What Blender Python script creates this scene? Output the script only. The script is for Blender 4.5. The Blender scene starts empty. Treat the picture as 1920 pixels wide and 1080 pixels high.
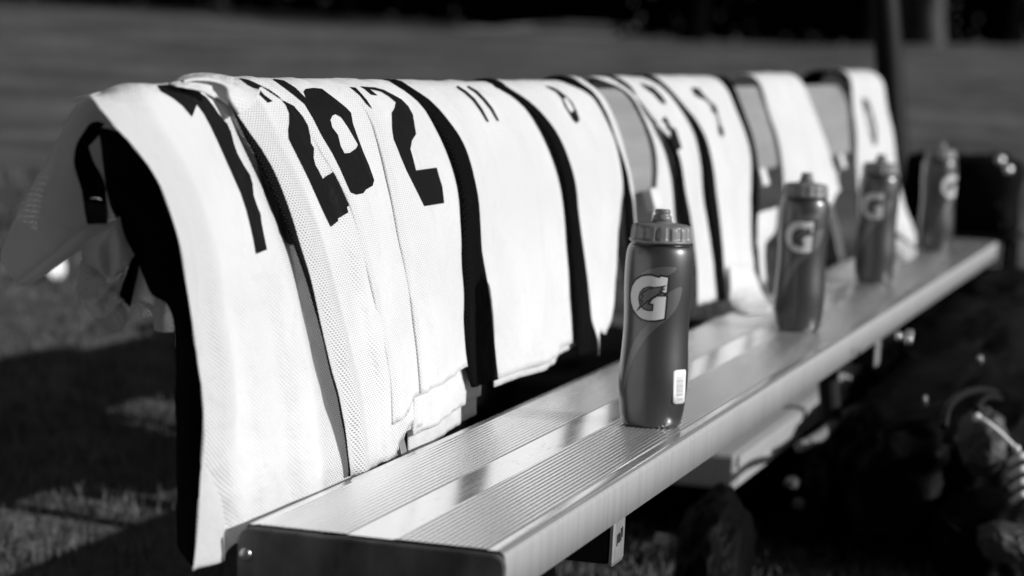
import bpy, bmesh, math, random
from mathutils import Vector, Matrix, noise
from mathutils.bvhtree import BVHTree
from mathutils.geometry import tessellate_polygon

random.seed(7)
SC = bpy.context.scene
COL = SC.collection

# ------------------------------------------------------------------ camera
CF, YAW, PIT, ROL = 4784.0, 0.27866896, 0.09719576, 0.05186157
CAM = Vector((0.8780706, -2.2020968, 0.4653196))
_f = Vector((-math.sin(YAW)*math.cos(PIT), math.cos(YAW)*math.cos(PIT), -math.sin(PIT)))
_r = Vector((math.cos(YAW), math.sin(YAW), 0))
_u = _r.cross(_f)
CR = _r*math.cos(ROL) + _u*math.sin(ROL)
CU = -_r*math.sin(ROL) + _u*math.cos(ROL)
cam = bpy.data.cameras.new("camera")
co = bpy.data.objects.new("camera", cam)
COL.objects.link(co)
co.matrix_world = Matrix(((CR.x, CU.x, -_f.x, CAM.x), (CR.y, CU.y, -_f.y, CAM.y), (CR.z, CU.z, -_f.z, CAM.z), (0, 0, 0, 1)))
cam.sensor_width = 36.0
cam.lens = CF*36.0/1920.0
cam.clip_start = 0.05
cam.clip_end = 400
cam.dof.use_dof = True
cam.dof.focus_distance = 2.86
cam.dof.aperture_fstop = 4.5
SC.camera = co

# ------------------------------------------------------------------ light
SUN_EL, SUN_AZ = math.radians(23.5), math.radians(0.5)     # azimuth measured from +X towards +Y
w = bpy.data.worlds.new("World")
SC.world = w
w.use_nodes = True
nt = w.node_tree
bg = nt.nodes["Background"]
sky = nt.nodes.new("ShaderNodeTexSky")
sky.sky_type = 'NISHITA'
sky.sun_disc = False
sky.sun_elevation = SUN_EL
sky.sun_rotation = math.radians(90) - SUN_AZ
bw = nt.nodes.new("ShaderNodeRGBToBW")                     # the photograph is black and white
nt.links.new(sky.outputs[0], bw.inputs[0])
nt.links.new(bw.outputs[0], bg.inputs[0])
bg.inputs[1].default_value = 0.05
sl = bpy.data.lights.new("sun", 'SUN')
sl.energy = 5.0
sl.angle = math.radians(0.5)
so = bpy.data.objects.new("sun", sl)
COL.objects.link(so)
sd = Vector((math.cos(SUN_EL)*math.cos(SUN_AZ), math.cos(SUN_EL)*math.sin(SUN_AZ), math.sin(SUN_EL)))
so.rotation_euler = sd.to_track_quat('Z', 'Y').to_euler()
SC.view_settings.view_transform = 'Standard'
SC.view_settings.look = 'None'
SC.view_settings.exposure = -0.17
SC.view_settings.gamma = 1.0

# ------------------------------------------------------------------ pixel rays (to read real positions off the photo)
def ray(q):
    d = _f + CR*((q[0]-960)/CF) - CU*((q[1]-540)/CF)
    return d
def onY(x, y, Y):
    d = ray((x, y)); return CAM + d*((Y-CAM.y)/d.y)
def onX(x, y, X):
    d = ray((x, y)); return CAM + d*((X-CAM.x)/d.x)
def onZ(x, y, Z):
    d = ray((x, y)); return CAM + d*((Z-CAM.z)/d.z)

# ------------------------------------------------------------------ object helpers
def tag(o, label=None, cat=None, group=None, kind=None):
    if label: o['label'] = label
    if cat: o['category'] = cat
    if group: o['group'] = group
    if kind: o['kind'] = kind
    return o
def empty(name, loc, label, cat, group=None, rz=0):
    o = bpy.data.objects.new(name, None)
    COL.objects.link(o)
    o.location = loc
    o.rotation_euler = (0, 0, rz)
    o.empty_display_size = 0.05
    return tag(o, label, cat, group)
def link(name, me, mat, parent=None, smooth=True, label=None):
    """mesh data is in world coordinates unless the parent is built at the origin"""
    o = bpy.data.objects.new(name, me)
    COL.objects.link(o)
    if mat: me.materials.append(mat)
    for p in me.polygons: p.use_smooth = smooth
    if parent:
        o.parent = parent
        o.matrix_parent_inverse = Matrix.Translation(-Vector(parent.location))
    if label: o['label'] = label
    return o
def mesh_of(bm, name='m'):
    me = bpy.data.meshes.new(name)
    bm.to_mesh(me); bm.free()
    return me
def box(bm, c, s, rot=None, bev=0.0):
    m = Matrix.Translation(c) @ (rot.to_4x4() if rot else Matrix.Identity(4)) @ Matrix.Diagonal((s[0], s[1], s[2], 1))
    r = bmesh.ops.create_cube(bm, size=1, matrix=m)
    if bev:
        es = list({e for v in r['verts'] for e in v.link_edges})
        bmesh.ops.bevel(bm, geom=es, offset=bev, segments=2, affect='EDGES', profile=.5)
def tube(bm, pts, rad, n=10, cap=True):
    pts = [Vector(p) for p in pts]
    rads = rad if isinstance(rad, (list, tuple)) else [rad]*len(pts)
    rings = []
    a = None
    for i, p in enumerate(pts):
        t = (pts[min(i+1, len(pts)-1)] - pts[max(i-1, 0)]).normalized()
        if a is None:
            a = t.orthogonal().normalized()
        a = (a - t*a.dot(t)).normalized()
        b = t.cross(a)
        rings.append([bm.verts.new(p + (a*math.cos(2*math.pi*k/n) + b*math.sin(2*math.pi*k/n))*rads[i]) for k in range(n)])
    for i in range(len(rings)-1):
        for k in range(n):
            bm.faces.new((rings[i][k], rings[i][(k+1) % n], rings[i+1][(k+1) % n], rings[i+1][k]))
    if cap:
        bm.faces.new(rings[0][::-1]); bm.faces.new(rings[-1])
def catmull(P, n=8):
    P = [Vector(p) for p in P]
    out = []
    for i in range(len(P)-1):
        p0 = P[max(i-1, 0)]; p1 = P[i]; p2 = P[i+1]; p3 = P[min(i+2, len(P)-1)]
        for k in range(n):
            t = k/n
            out.append(0.5*((2*p1) + (p2-p0)*t + (2*p0-5*p1+4*p2-p3)*t*t + (-p0+3*p1-3*p2+p3)*t*t*t))
    out.append(P[-1])
    return out
def lathe(bm, prof, n=48, mod=None):
    rings = []
    for j, (r, z) in enumerate(prof):
        rings.append([bm.verts.new(((r + (mod(j, 2*math.pi*k/n) if mod else 0))*math.cos(2*math.pi*k/n),
                                    (r + (mod(j, 2*math.pi*k/n) if mod else 0))*math.sin(2*math.pi*k/n), z)) for k in range(n)])
    for i in range(len(rings)-1):
        for k in range(n):
            bm.faces.new((rings[i][k], rings[i][(k+1) % n], rings[i+1][(k+1) % n], rings[i+1][k]))
    bm.faces.new(rings[0][::-1]); bm.faces.new(rings[-1])

# ------------------------------------------------------------------ materials (all neutral greys: a black and white photograph)
def mat(name, v, rough=.6, metal=0.0, spec=.5, var=0.0, vscale=20, bump=0.0, bscale=60, stretch=None, rvar=0.0):
    m = bpy.data.materials.new(name)
    m.use_nodes = True
    n = m.node_tree.nodes; l = m.node_tree.links
    b = n['Principled BSDF']
    b.inputs['Base Color'].default_value = (v, v, v, 1)
    b.inputs['Roughness'].default_value = rough
    b.inputs['Metallic'].default_value = metal
    b.inputs['Specular IOR Level'].default_value = spec
    tc = n.new('ShaderNodeTexCoord'); mp = n.new('ShaderNodeMapping')
    l.new(tc.outputs['Object'], mp.inputs[0])
    if stretch: mp.inputs['Scale'].default_value = stretch
    if var or rvar:
        nz = n.new('ShaderNodeTexNoise'); nz.inputs['Scale'].default_value = vscale; nz.inputs['Detail'].default_value = 6
        l.new(mp.outputs[0], nz.inputs[0])
        if var:
            mr = n.new('ShaderNodeMapRange')
            mr.inputs[1].default_value = .3; mr.inputs[2].default_value = .7
            mr.inputs[3].default_value = v*(1-var); mr.inputs[4].default_value = v*(1+var)
            l.new(nz.outputs[0], mr.inputs[0]); l.new(mr.outputs[0], b.inputs['Base Color'])
        if rvar:
            m2 = n.new('ShaderNodeMapRange')
            m2.inputs[1].default_value = .3; m2.inputs[2].default_value = .7
            m2.inputs[3].default_value = rough-rvar; m2.inputs[4].default_value = rough+rvar
            l.new(nz.outputs[0], m2.inputs[0]); l.new(m2.outputs[0], b.inputs['Roughness'])
    if bump:
        bz = n.new('ShaderNodeTexNoise'); bz.inputs['Scale'].default_value = bscale; bz.inputs['Detail'].default_value = 4
        l.new(mp.outputs[0], bz.inputs[0])
        bp = n.new('ShaderNodeBump'); bp.inputs['Strength'].default_value = 1; bp.inputs['Distance'].default_value = bump
        l.new(bz.outputs[0], bp.inputs['Height']); l.new(bp.outputs[0], b.inputs['Normal'])
    return m

def cloth(name, v, hole=0.0, pitch=.0028, trans=.0, rough=.9, hv=.3, spec=.2, see=.0):
    """knitted mesh cloth: rows of pinholes laid out on the cloth's own UVs (metres)"""
    m = bpy.data.materials.new(name)
    m.use_nodes = True
    n = m.node_tree.nodes; l = m.node_tree.links
    b = n['Principled BSDF']
    b.inputs['Roughness'].default_value = rough
    b.inputs['Specular IOR Level'].default_value = spec
    b.inputs['Base Color'].default_value = (v, v, v, 1)
    uv = n.new('ShaderNodeUVMap')
    out = n['Material Output']
    def M(op, a, bb=None, c=None):
        x = n.new('ShaderNodeMath'); x.operation = op
        for i, q in enumerate((a, bb, c)):
            if q is None: continue
            if isinstance(q, (int, float)): x.inputs[i].default_value = q
            else: l.new(q, x.inputs[i])
        return x.outputs[0]
    sp = n.new('ShaderNodeSeparateXYZ'); l.new(uv.outputs[0], sp.inputs[0])
    U = M('DIVIDE', sp.outputs[0], pitch*2.3); V = M('DIVIDE', sp.outputs[1], pitch*.8)
    row = M('MODULO', M('FLOOR', V), 2)
    U2 = M('ADD', U, M('MULTIPLY', row, .5))
    fu = M('SUBTRACT', M('FRACT', U2), .5); fv = M('SUBTRACT', M('FRACT', V), .5)
    d = M('SQRT', M('ADD', M('MULTIPLY', fu, fu), M('MULTIPLY', fv, fv)))
    mask = n.new('ShaderNodeMapRange'); mask.inputs[1].default_value = .34; mask.inputs[2].default_value = .20
    l.new(d, mask.inputs[0])
    # the open mesh is only in some panels of the cloth
    nz = n.new('ShaderNodeTexNoise'); nz.inputs['Scale'].default_value = 9; nz.inputs['Detail'].default_value = 1
    l.new(uv.outputs[0], nz.inputs[0])
    zr = n.new('ShaderNodeMapRange'); zr.inputs[1].default_value = .35; zr.inputs[2].default_value = .6; zr.inputs[3].default_value = .35; zr.inputs[4].default_value = 1
    l.new(nz.outputs[0], zr.inputs[0])
    at = n.new('ShaderNodeAttribute'); at.attribute_name = 'open_mesh'
    hm = M('MULTIPLY', M('MULTIPLY', mask.outputs[0], M('MAXIMUM', M('MULTIPLY', zr.outputs[0], .42 if hole < 1 else .5), at.outputs['Fac'])), hole)
    mix = n.new('ShaderNodeMix'); mix.data_type = 'RGBA'
    l.new(hm, mix.inputs[0])
    mix.inputs[6].default_value = (v, v, v, 1); mix.inputs[7].default_value = (hv, hv, hv, 1)
    l.new(mix.outputs[2], b.inputs['Base Color'])
    fine = n.new('ShaderNodeTexNoise'); fine.inputs['Scale'].default_value = 700; fine.inputs['Detail'].default_value = 2
    l.new(uv.outputs[0], fine.inputs[0])
    cr = n.new('ShaderNodeTexNoise'); cr.inputs['Scale'].default_value = 26; cr.inputs['Detail'].default_value = 3
    l.new(uv.outputs[0], cr.inputs[0])
    h = M('ADD', M('MULTIPLY', hm, -.0007), M('ADD', M('MULTIPLY', fine.outputs[0], .0003), M('MULTIPLY', cr.outputs[0], .011)))
    bp = n.new('ShaderNodeBump'); bp.inputs['Strength'].default_value = .8; bp.inputs['Distance'].default_value = 1.0
    l.new(h, bp.inputs['Height']); l.new(bp.outputs[0], b.inputs['Normal'])
    if trans:
        t = n.new('ShaderNodeBsdfTranslucent'); t.inputs[0].default_value = (v, v, v, 1)
        ms = n.new('ShaderNodeMixShader'); ms.inputs[0].default_value = trans
        l.new(b.outputs[0], ms.inputs[1]); l.new(t.outputs[0], ms.inputs[2]); l.new(ms.outputs[0], out.inputs[0])
        if see:
            tp = n.new('ShaderNodeBsdfTransparent'); m3 = n.new('ShaderNodeMixShader')
            l.new(M('MULTIPLY', hm, see), m3.inputs[0]); l.new(ms.outputs[0], m3.inputs[1]); l.new(tp.outputs[0], m3.inputs[2]); l.new(m3.outputs[0], out.inputs[0])
    return m

M_WHITE = cloth('white_knit', .80, hole=.9, trans=.31, hv=.45, see=.6)
M_MESH = cloth('white_open_mesh', .78, hole=1.0, pitch=.0032, trans=.28, hv=.35, see=.65)
M_BACK = cloth('white_back_knit', .88, hole=.15, trans=.5, hv=.4)
M_BLACK = cloth('black_mesh', .0012, hole=1.0, pitch=.0036, hv=.018, rough=.9, spec=.04)
M_BIND = cloth('black_binding', .0015, rough=.85, spec=.06)
M_DIGIT = cloth('black_print', .0045, rough=.6, spec=.1)

# anodised aluminium: long brushed streaks, patchy wear
def alu(name, v=.62, rough=.33, metal=.85, streak=(60, .8, 60)):
    m = mat(name, v, rough, metal, spec=.5, var=.05, vscale=6, stretch=streak, rvar=.04)
    n = m.node_tree.nodes; l = m.node_tree.links; b = n['Principled BSDF']
    tc = n.new('ShaderNodeTexCoord')
    s2 = n.new('ShaderNodeTexNoise'); s2.inputs['Scale'].default_value = 14; s2.inputs['Detail'].default_value = 8; s2.inputs['Roughness'].default_value = .7
    l.new(tc.outputs['Object'], s2.inputs[0])
    sp_ = n.new('ShaderNodeTexNoise'); sp_.inputs['Scale'].default_value = 38; sp_.inputs['Detail'].default_value = 5; sp_.inputs['Roughness'].default_value = .75
    l.new(tc.outputs['Object'], sp_.inputs[0])
    sr = n.new('ShaderNodeMapRange'); sr.inputs[1].default_value = .60; sr.inputs[2].default_value = .72; sr.inputs[3].default_value = 1; sr.inputs[4].default_value = .62
    l.new(sp_.outputs[0], sr.inputs[0])
    mu = n.new('ShaderNodeMix'); mu.data_type = 'RGBA'; mu.blend_type = 'MULTIPLY'; mu.inputs[0].default_value = 1
    l.new(b.inputs['Base Color'].links[0].from_socket, mu.inputs[6]); l.new(sr.outputs[0], mu.inputs[7]); l.new(mu.outputs[2], b.inputs['Base Color'])
    bp = n.new('ShaderNodeBump'); bp.inputs['Distance'].default_value = .00025; bp.inputs['Strength'].default_value = .5
    l.new(s2.outputs[0], bp.inputs['Height']); l.new(bp.outputs[0], b.inputs['Normal'])
    return m
M_ALU = alu('brushed_aluminium', .92, .19, .82)
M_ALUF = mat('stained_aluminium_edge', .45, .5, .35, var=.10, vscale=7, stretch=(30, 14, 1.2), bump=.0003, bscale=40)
M_PLANK = mat('dull_aluminium', .29, .5, .2, var=.12, vscale=5, stretch=(1, .6, 6))
M_CAP = mat('dark_mottled_end_cap', .11, .5, 0, spec=.4, var=.75, vscale=22, stretch=(1, 1, .5), bump=.0005, bscale=30)  # dark grey, mottled at random
M_CHIP = mat('chipped_black_edge', .004, .7)
M_BOLT = mat('bolt_steel', .45, .3, 1)
M_STEEL = mat('galvanised_steel', .42, .45, .7, var=.2, vscale=60)
M_CLIP = mat('clip_aluminium', .75, .4, .15, var=.1, vscale=40)
M_DARKSTEEL = mat('dark_steel', .006, .6, 0, spec=.2)  # near-black; on the crossbars it also carries their shade
M_BOTTLE = mat('bottle_metallic_plastic', .085, .42, .8, spec=.5)
for m_ in (M_BOTTLE,):
    m_.node_tree.nodes['Principled BSDF'].inputs['Coat Weight'].default_value = .6
    m_.node_tree.nodes['Principled BSDF'].inputs['Coat Roughness'].default_value = .16
M_SWOOSH = mat('bottle_print_light', .17, .42, .75)
M_CAPB = mat('bottle_cap_plastic', .17, .42, 0, spec=.5)
M_LOGO = mat('logo_pale_grey', .62, .4, 0)
M_LOGOK = mat('logo_black', .006, .5, 0)
M_LOGOG = mat('logo_mid_grey', .11, .5, 0)
M_STICK = mat('sticker_paper', .85, .6, 0)
M_BAR = mat('sticker_bars', .3, .6, 0)
M_BAG = mat('black_nylon', .0015, .6, 0, spec=.06, bump=.004, bscale=18)
M_BAG2 = mat('charcoal_nylon', .008, .55, 0, spec=.15, bump=.005, bscale=16)
M_GREYBAG = mat('grey_nylon', .035, .6, 0, bump=.006, bscale=18)
M_CORD = mat('pale_cord', .7, .6, 0)
M_BUCK = mat('bright_buckle', .9, .3, .9)
M_WHITEP = mat('white_plastic', .75, .4, 0)
M_BARK = mat('bark', .09, .9, 0, spec=.05, var=.4, vscale=3, bump=.02, bscale=8)
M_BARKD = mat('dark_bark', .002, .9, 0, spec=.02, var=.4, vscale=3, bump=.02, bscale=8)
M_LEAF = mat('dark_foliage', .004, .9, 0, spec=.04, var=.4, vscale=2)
M_CONC = mat('weathered_concrete', .22, .9, 0, var=.2, vscale=1.5)

# ------------------------------------------------------------------ ground
def sm(t): t = max(0, min(1, t)); return t*t*(3-2*t)
def gz(x, y):
    z = -.46 + .06*max(0, min(3.0, -x-.2))*(1-sm((y-6)/10))
    rise = .57 + .19*sm((x+7)/4) + .12*sm((-x-12)/5)
    z += (rise+.46)*sm((y-4)/36)*.999
    if y > 40: z += .012*(y-40)
    z += .012*noise.noise(Vector((x*.9, y*.9, 0))) + .03*noise.noise(Vector((x*.2, y*.2, 3)))*sm((y-6)/6)
    return z
def axis(vals):
    out = []
    for a, b, n in vals: out += [a + (b-a)*i/n for i in range(n)]
    return out + [vals[-1][1]]
xs = axis([(-160, -20, 14), (-20, -4, 24), (-4, 2, 40), (2, 20, 18), (20, 120, 8)])
ys = axis([(-40, 0, 10), (0, 8, 50), (8, 50, 50), (50, 200, 10)])
bm = bmesh.new()
G = [[bm.verts.new((x, y, gz(x, y))) for x in xs] for y in ys]
for j in range(len(ys)-1):
    for i in range(len(xs)-1):
        bm.faces.new((G[j][i], G[j][i+1], G[j+1][i+1], G[j+1][i]))
M_GROUND = mat('turf', .105, .95, 0, spec=.1, var=.35, vscale=5, bump=.02, bscale=30)
_n = M_GROUND.node_tree.nodes; _l = M_GROUND.node_tree.links
nz2 = _n.new('ShaderNodeTexNoise'); nz2.inputs['Scale'].default_value = .7; nz2.inputs['Detail'].default_value = 4
mm = _n.new('ShaderNodeMix'); mm.data_type = 'RGBA'; mm.blend_type = 'MULTIPLY'; mm.inputs[0].default_value = 1
tcg = _n.new('ShaderNodeTexCoord'); _l.new(tcg.outputs['Object'], nz2.inputs[0])
rg = _n.new('ShaderNodeMapRange'); rg.inputs[1].default_value = .3; rg.inputs[2].default_value = .7; rg.inputs[3].default_value = .55; rg.inputs[4].default_value = 1.45
_l.new(nz2.outputs[0], rg.inputs[0])
src = _n['Principled BSDF'].inputs['Base Color'].links[0].from_socket
_l.new(src, mm.inputs[6]); _l.new(rg.outputs[0], mm.inputs[7]); _l.new(mm.outputs[2], _n['Principled BSDF'].inputs['Base Color'])
tag(link('ground', mesh_of(bm), M_GROUND), 'mown grass field rising gently away behind the bench', kind='structure')

# grass blades near the bench
def blades(x0, x1, y0, y1, N, hh, ww):
    v = []; f = []
    for i in range(N):
        x = random.uniform(x0, x1); y = random.uniform(y0, y1)
        c = .5 + .5*noise.noise(Vector((x*7, y*7, 1)))
        if random.random() > .25 + c: continue
        z = gz(x, y)
        a = random.uniform(0, math.pi); h = hh*random.uniform(.5, 1.3)*(.6+.8*c)
        dx, dy = math.cos(a)*ww, math.sin(a)*ww
        lx, ly = random.gauss(0, h*.4), random.gauss(0, h*.4)
        k = len(v)
        v += [(x-dx, y-dy, z-.003), (x+dx, y+dy, z-.003), (x+lx*.4+dx*.6, y+ly*.4+dy*.6, z+h*.6), (x+lx*.4-dx*.6, y+ly*.4-dy*.6, z+h*.6), (x+lx, y+ly, z+h)]
        f += [(k, k+1, k+2, k+3), (k+3, k+2, k+4)]
    return v, f
V = []; Fc = []
for args in ((-3.4, .5, 1.0, 5.0, 60000, .034, .0018), (-4.6, -.6, 5.0, 9.0, 22000, .04, .003), (-.4, .9, 1.6, 3.0, 16000, .03, .0018)):
    v, f = blades(*args)
    k = len(V); V += v; Fc += [tuple(q+k for q in t) for t in f]
me = bpy.data.meshes.new('grass'); me.from_pydata(V, [], Fc)
M_GRASS = mat('grass_blades', .080, .6, 0, spec=.3, var=.8, vscale=16)
tag(link('grass', me, M_GRASS), 'short rough grass around the bench', 'grass', kind='stuff')

# ------------------------------------------------------------------ bench
L, W = 4.62, .254
TH = .046
bench = empty('team_bench', (.127, 2.3, -.46), 'long ribbed aluminium team bench with a backrest covered in white jerseys', 'bench')
def rib(x):
    a = 0
    for x0, x1 in ((.010, .100), (.146, .236)):
        if x0 < x < x1:
            a = .0010*abs(math.sin(math.pi*(x-x0)/.0060))**.6
    return a
top = []
x = .003
while x < .2445:
    top.append((x, rib(x)))
    x += .00075 if (.009 < x < .101 or .145 < x < .237) else .004
prof = [(0, -TH), (0, -.003), (.001, -.001)] + top
for k in range(7):                                  # rounded front lip
    a = math.pi/2*(1-k/6)
    prof.append((.2455+.0085*math.cos(a), -.0085+.0085*math.sin(a)+.0))
prof += [(.254, -TH), (.249, -TH), (.249, -TH+.004)]
bm = bmesh.new()
NY = 24
R_ = []
for j in range(NY+1):
    y = .004 + (L-.008)*j/NY
    R_.append([bm.verts.new((px, y, pz)) for px, pz in prof])
nt_ = len(prof)
for j in range(NY):
    for k in range(nt_-1):
        fc = bm.faces.new((R_[j][k], R_[j+1][k], R_[j+1][k+1], R_[j][k+1]))
rs_ = random.Random(5)
for _ in range(70):
    px_, py_ = rs_.uniform(.104, .142) if rs_.random() < .7 else rs_.uniform(.238, .247), rs_.uniform(.05, 2.0)
    a_ = rs_.uniform(0, math.pi); ln_ = rs_.uniform(.003, .016); wd_ = rs_.uniform(.00012, .0003)
    dx_, dy_ = math.cos(a_)*ln_/2, math.sin(a_)*ln_/2
    if abs(dx_) > .004: dx_ *= .4
    nx_, ny_ = -math.sin(a_)*wd_, math.cos(a_)*wd_
    fs_ = bm.faces.new([bm.verts.new(q) for q in ((px_-dx_-nx_, py_-dy_-ny_, .0004), (px_+dx_-nx_, py_+dy_-ny_, .0004), (px_+dx_+nx_, py_+dy_+ny_, .0004), (px_-dx_+nx_, py_-dy_+ny_, .0004))])
    fs_.material_index = 2
me = mesh_of(bm)
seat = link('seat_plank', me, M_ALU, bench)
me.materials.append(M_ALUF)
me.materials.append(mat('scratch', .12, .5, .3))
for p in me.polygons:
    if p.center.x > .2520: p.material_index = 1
# near and far end caps
def endcap(y, sgn, label=None):
    bm = bmesh.new()
    r = .012
    pts = [(-.004, -TH-.016), (-.004, -.0020-r)]
    for k in range(7):
        a = math.pi - math.pi/2*k/6
        pts.append((-.004+r+r*math.cos(a), -.0020-r+r*math.sin(a)))
    for k in range(7):
        a = math.pi/2 - math.pi/2*k/6
        pts.append((.257-r+r*math.cos(a), -.0020-r+r*math.sin(a)))
    pts += [(.257, -TH-.016)]
    A = [bm.verts.new((px, y, pz)) for px, pz in pts]
    B = [bm.verts.new((px, y+sgn*.007, pz)) for px, pz in pts]
    fr = bm.faces.new(A if sgn < 0 else A)
    bm.faces.new(B[::-1])
    for k in range(len(pts)):
        bm.faces.new((A[k], A[(k+1) % len(pts)], B[(k+1) % len(pts)], B[k]))
    bmesh.ops.recalc_face_normals(bm, faces=bm.faces)
    es = [e for e in bm.edges if abs(e.verts[0].co.y-e.verts[1].co.y) < 1e-6]
    bmesh.ops.bevel(bm, geom=es, offset=.0016, segments=2, affect='EDGES')
    c = link('end_cap', mesh_of(bm), M_CAP, bench, smooth=False)
    for bx in (.004, .246):
        bm = bmesh.new()
        bmesh.ops.create_uvsphere(bm, u_segments=20, v_segments=10, radius=.0062, matrix=Matrix.Translation((bx, y+sgn*.0075, -.027 if bx < .1 else -.030)) @ Matrix.Diagonal((1, .55, 1, 1)))
        o = link('bolt', mesh_of(bm), M_BOLT, bench)
        o.parent = c; o.matrix_parent_inverse = Matrix.Identity(4)
    return c
endcap(.001, -1)
endcap(L+.003, 1)

# backrest plank
ax = Vector((.055, 0, -.170)).normalized(); nn = Vector((.170, 0, .055)).normalized()
t0 = Vector((-.120, 0, .397))
HB, TB = .178, .034
bp = []
N_ = 40
def backpt(a, b): return t0 + ax*a - nn*b
outl = []
for k in range(5):
    q = math.pi/2*k/4
    outl.append((.008-.008*math.sin(q)+0, .008-.008*math.cos(q)) if False else (.008-.008*math.cos(math.pi/2-q), .008-.008*math.sin(math.pi/2-q)))
outl = [(0, TB-.004), (0, .010), (.003, .003), (.010, 0)]
a = .012
while a < HB-.012:
    rr = .0008*abs(math.sin(math.pi*a/.012)) if (.02 < a < .07 or .105 < a < .155) else 0
    outl.append((a, -rr)); a += .003
outl += [(HB-.010, 0), (HB-.003, .003), (HB, .010), (HB, TB-.004), (HB-.004, TB), (.004, TB)]
bm = bmesh.new()
A = [bm.verts.new(backpt(a, b) + Vector((0, .0, 0))) for a, b in outl]
B = [bm.verts.new(backpt(a, b) + Vector((0, L, 0))) for a, b in outl]
bm.faces.new(A); bm.faces.new(B[::-1])
for k in range(len(outl)):
    bm.faces.new((A[k], B[k], B[(k+1) % len(outl)], A[(k+1) % len(outl)]))
bmesh.ops.recalc_face_normals(bm, faces=bm.faces)
link('backrest_plank', mesh_of(bm), M_PLANK, bench, smooth=False)
# uprights that carry the backrest, with a clip at the plank's lower edge
M_UP = mat('support_aluminium', .22, .5, .3, var=.15, vscale=30)
for Y in (.55, 1.86, 2.81, 3.81):
    bm = bmesh.new()
    a0 = Vector((.000-.03, Y, -.09)); b0 = backpt(.06, TB+.006) + Vector((0, Y, 0))
    lowf = Vector((-.034, Y, -.03))
    d = (b0-lowf); ln = d.length; d.normalize()
    rot = Matrix((Vector((0, 1, 0)).cross(d), Vector((0, 1, 0)), d)).transposed()
    box(bm, (lowf+b0)/2, (.012, .052, ln+.05), rot, .002)
    box(bm, (lowf+b0)/2 + rot @ Vector((-.018, .022, 0)), (.028, .006, ln+.04), rot, .001)
    box(bm, (lowf+b0)/2 + rot @ Vector((.008, .0, 0)), (.006, .018, ln-.02), rot, .001)
    up = link('backrest_upright', mesh_of(bm), M_UP, bench, smooth=False)
    if Y < 1: continue
    bm = bmesh.new()
    cpt = backpt(HB+.014, -.008) + Vector((0, Y, 0))
    box(bm, cpt, (.018, .056, .036), Matrix.Rotation(math.radians(-18), 3, 'Y'), .003)
    c = link('clip', mesh_of(bm), M_CLIP, bench, smooth=False)
    c.parent = up; c.matrix_parent_inverse = Matrix.Identity(4)

# crossbars under the seat, with leg frames
for i, Y in enumerate((.53, 2.56, 4.25)):
    bm = bmesh.new()
    w_ = .052
    box(bm, (.02, Y, -TH-.034), (.42, w_, .056), None, .004)
    cb = link('crossbar', mesh_of(bm), M_DARKSTEEL, bench, smooth=False)  # shade on the bar's near side is put into this near-black colour
    bm = bmesh.new()
    box(bm, (.2330, Y, -TH-.034), (.006, w_+.002, .060), None, .0045)
    pl = link('crossbar_end', mesh_of(bm), M_STEEL, bench, smooth=False)
    pl.parent = cb; pl.matrix_parent_inverse = Matrix.Identity(4)
    bm = bmesh.new()
    bmesh.ops.create_uvsphere(bm, u_segments=16, v_segments=8, radius=.006, matrix=Matrix.Translation((.190, Y-w_/2-.001, -TH-.036)) @ Matrix.Diagonal((1, .4, 1, 1)))
    bo = link('bolt', mesh_of(bm), M_DARKSTEEL, bench); bo.parent = cb; bo.matrix_parent_inverse = Matrix.Identity(4)
    if i == 0:                                       # worn stamp on the end plate
        bm = bmesh.new()
        for k, (dy, dz, sy, sz) in enumerate(((-.012, -.002, .0035, .013), (-.006, -.001, .003, .010), (-.0045, .004, .005, .003), (-.001, -.001, .003, .010), (.005, .002, .0035, .014), (.011, .004, .003, .012), (.008, .007, .004, .003))):
            box(bm, (.2362, Y+dy, -TH-.034+dz), (.0006, sy, sz))
        st = link('stamp', mesh_of(bm), M_CHIP, bench, smooth=False); st.parent = cb; st.matrix_parent_inverse = Matrix.Identity(4)
    for sx in (-1, 1):
        bm = bmesh.new()
        top_ = Vector((.01+sx*.13, Y, -TH-.06)); bot = Vector((.01+sx*.18, Y, -.47))
        tube(bm, [top_, bot], .020, 12)
        box(bm, bot + Vector((0, 0, .012)), (.06, .30, .012), None, .003)
        link('leg', mesh_of(bm), M_DARKSTEEL, bench, smooth=False)
# low shelf plank under the seat
bm = bmesh.new()
box(bm, (.003, 3.10, -.232), (.19, 2.34, .062), None, .008)
box(bm, (.100, 3.10, -.214), (.008, 2.33, .022), None, .003)
box(bm, (.099, 3.10, -.250), (.004, 2.32, .012), None, .0015)
link('shelf_plank', mesh_of(bm), M_ALUF, bench, smooth=False)

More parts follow.
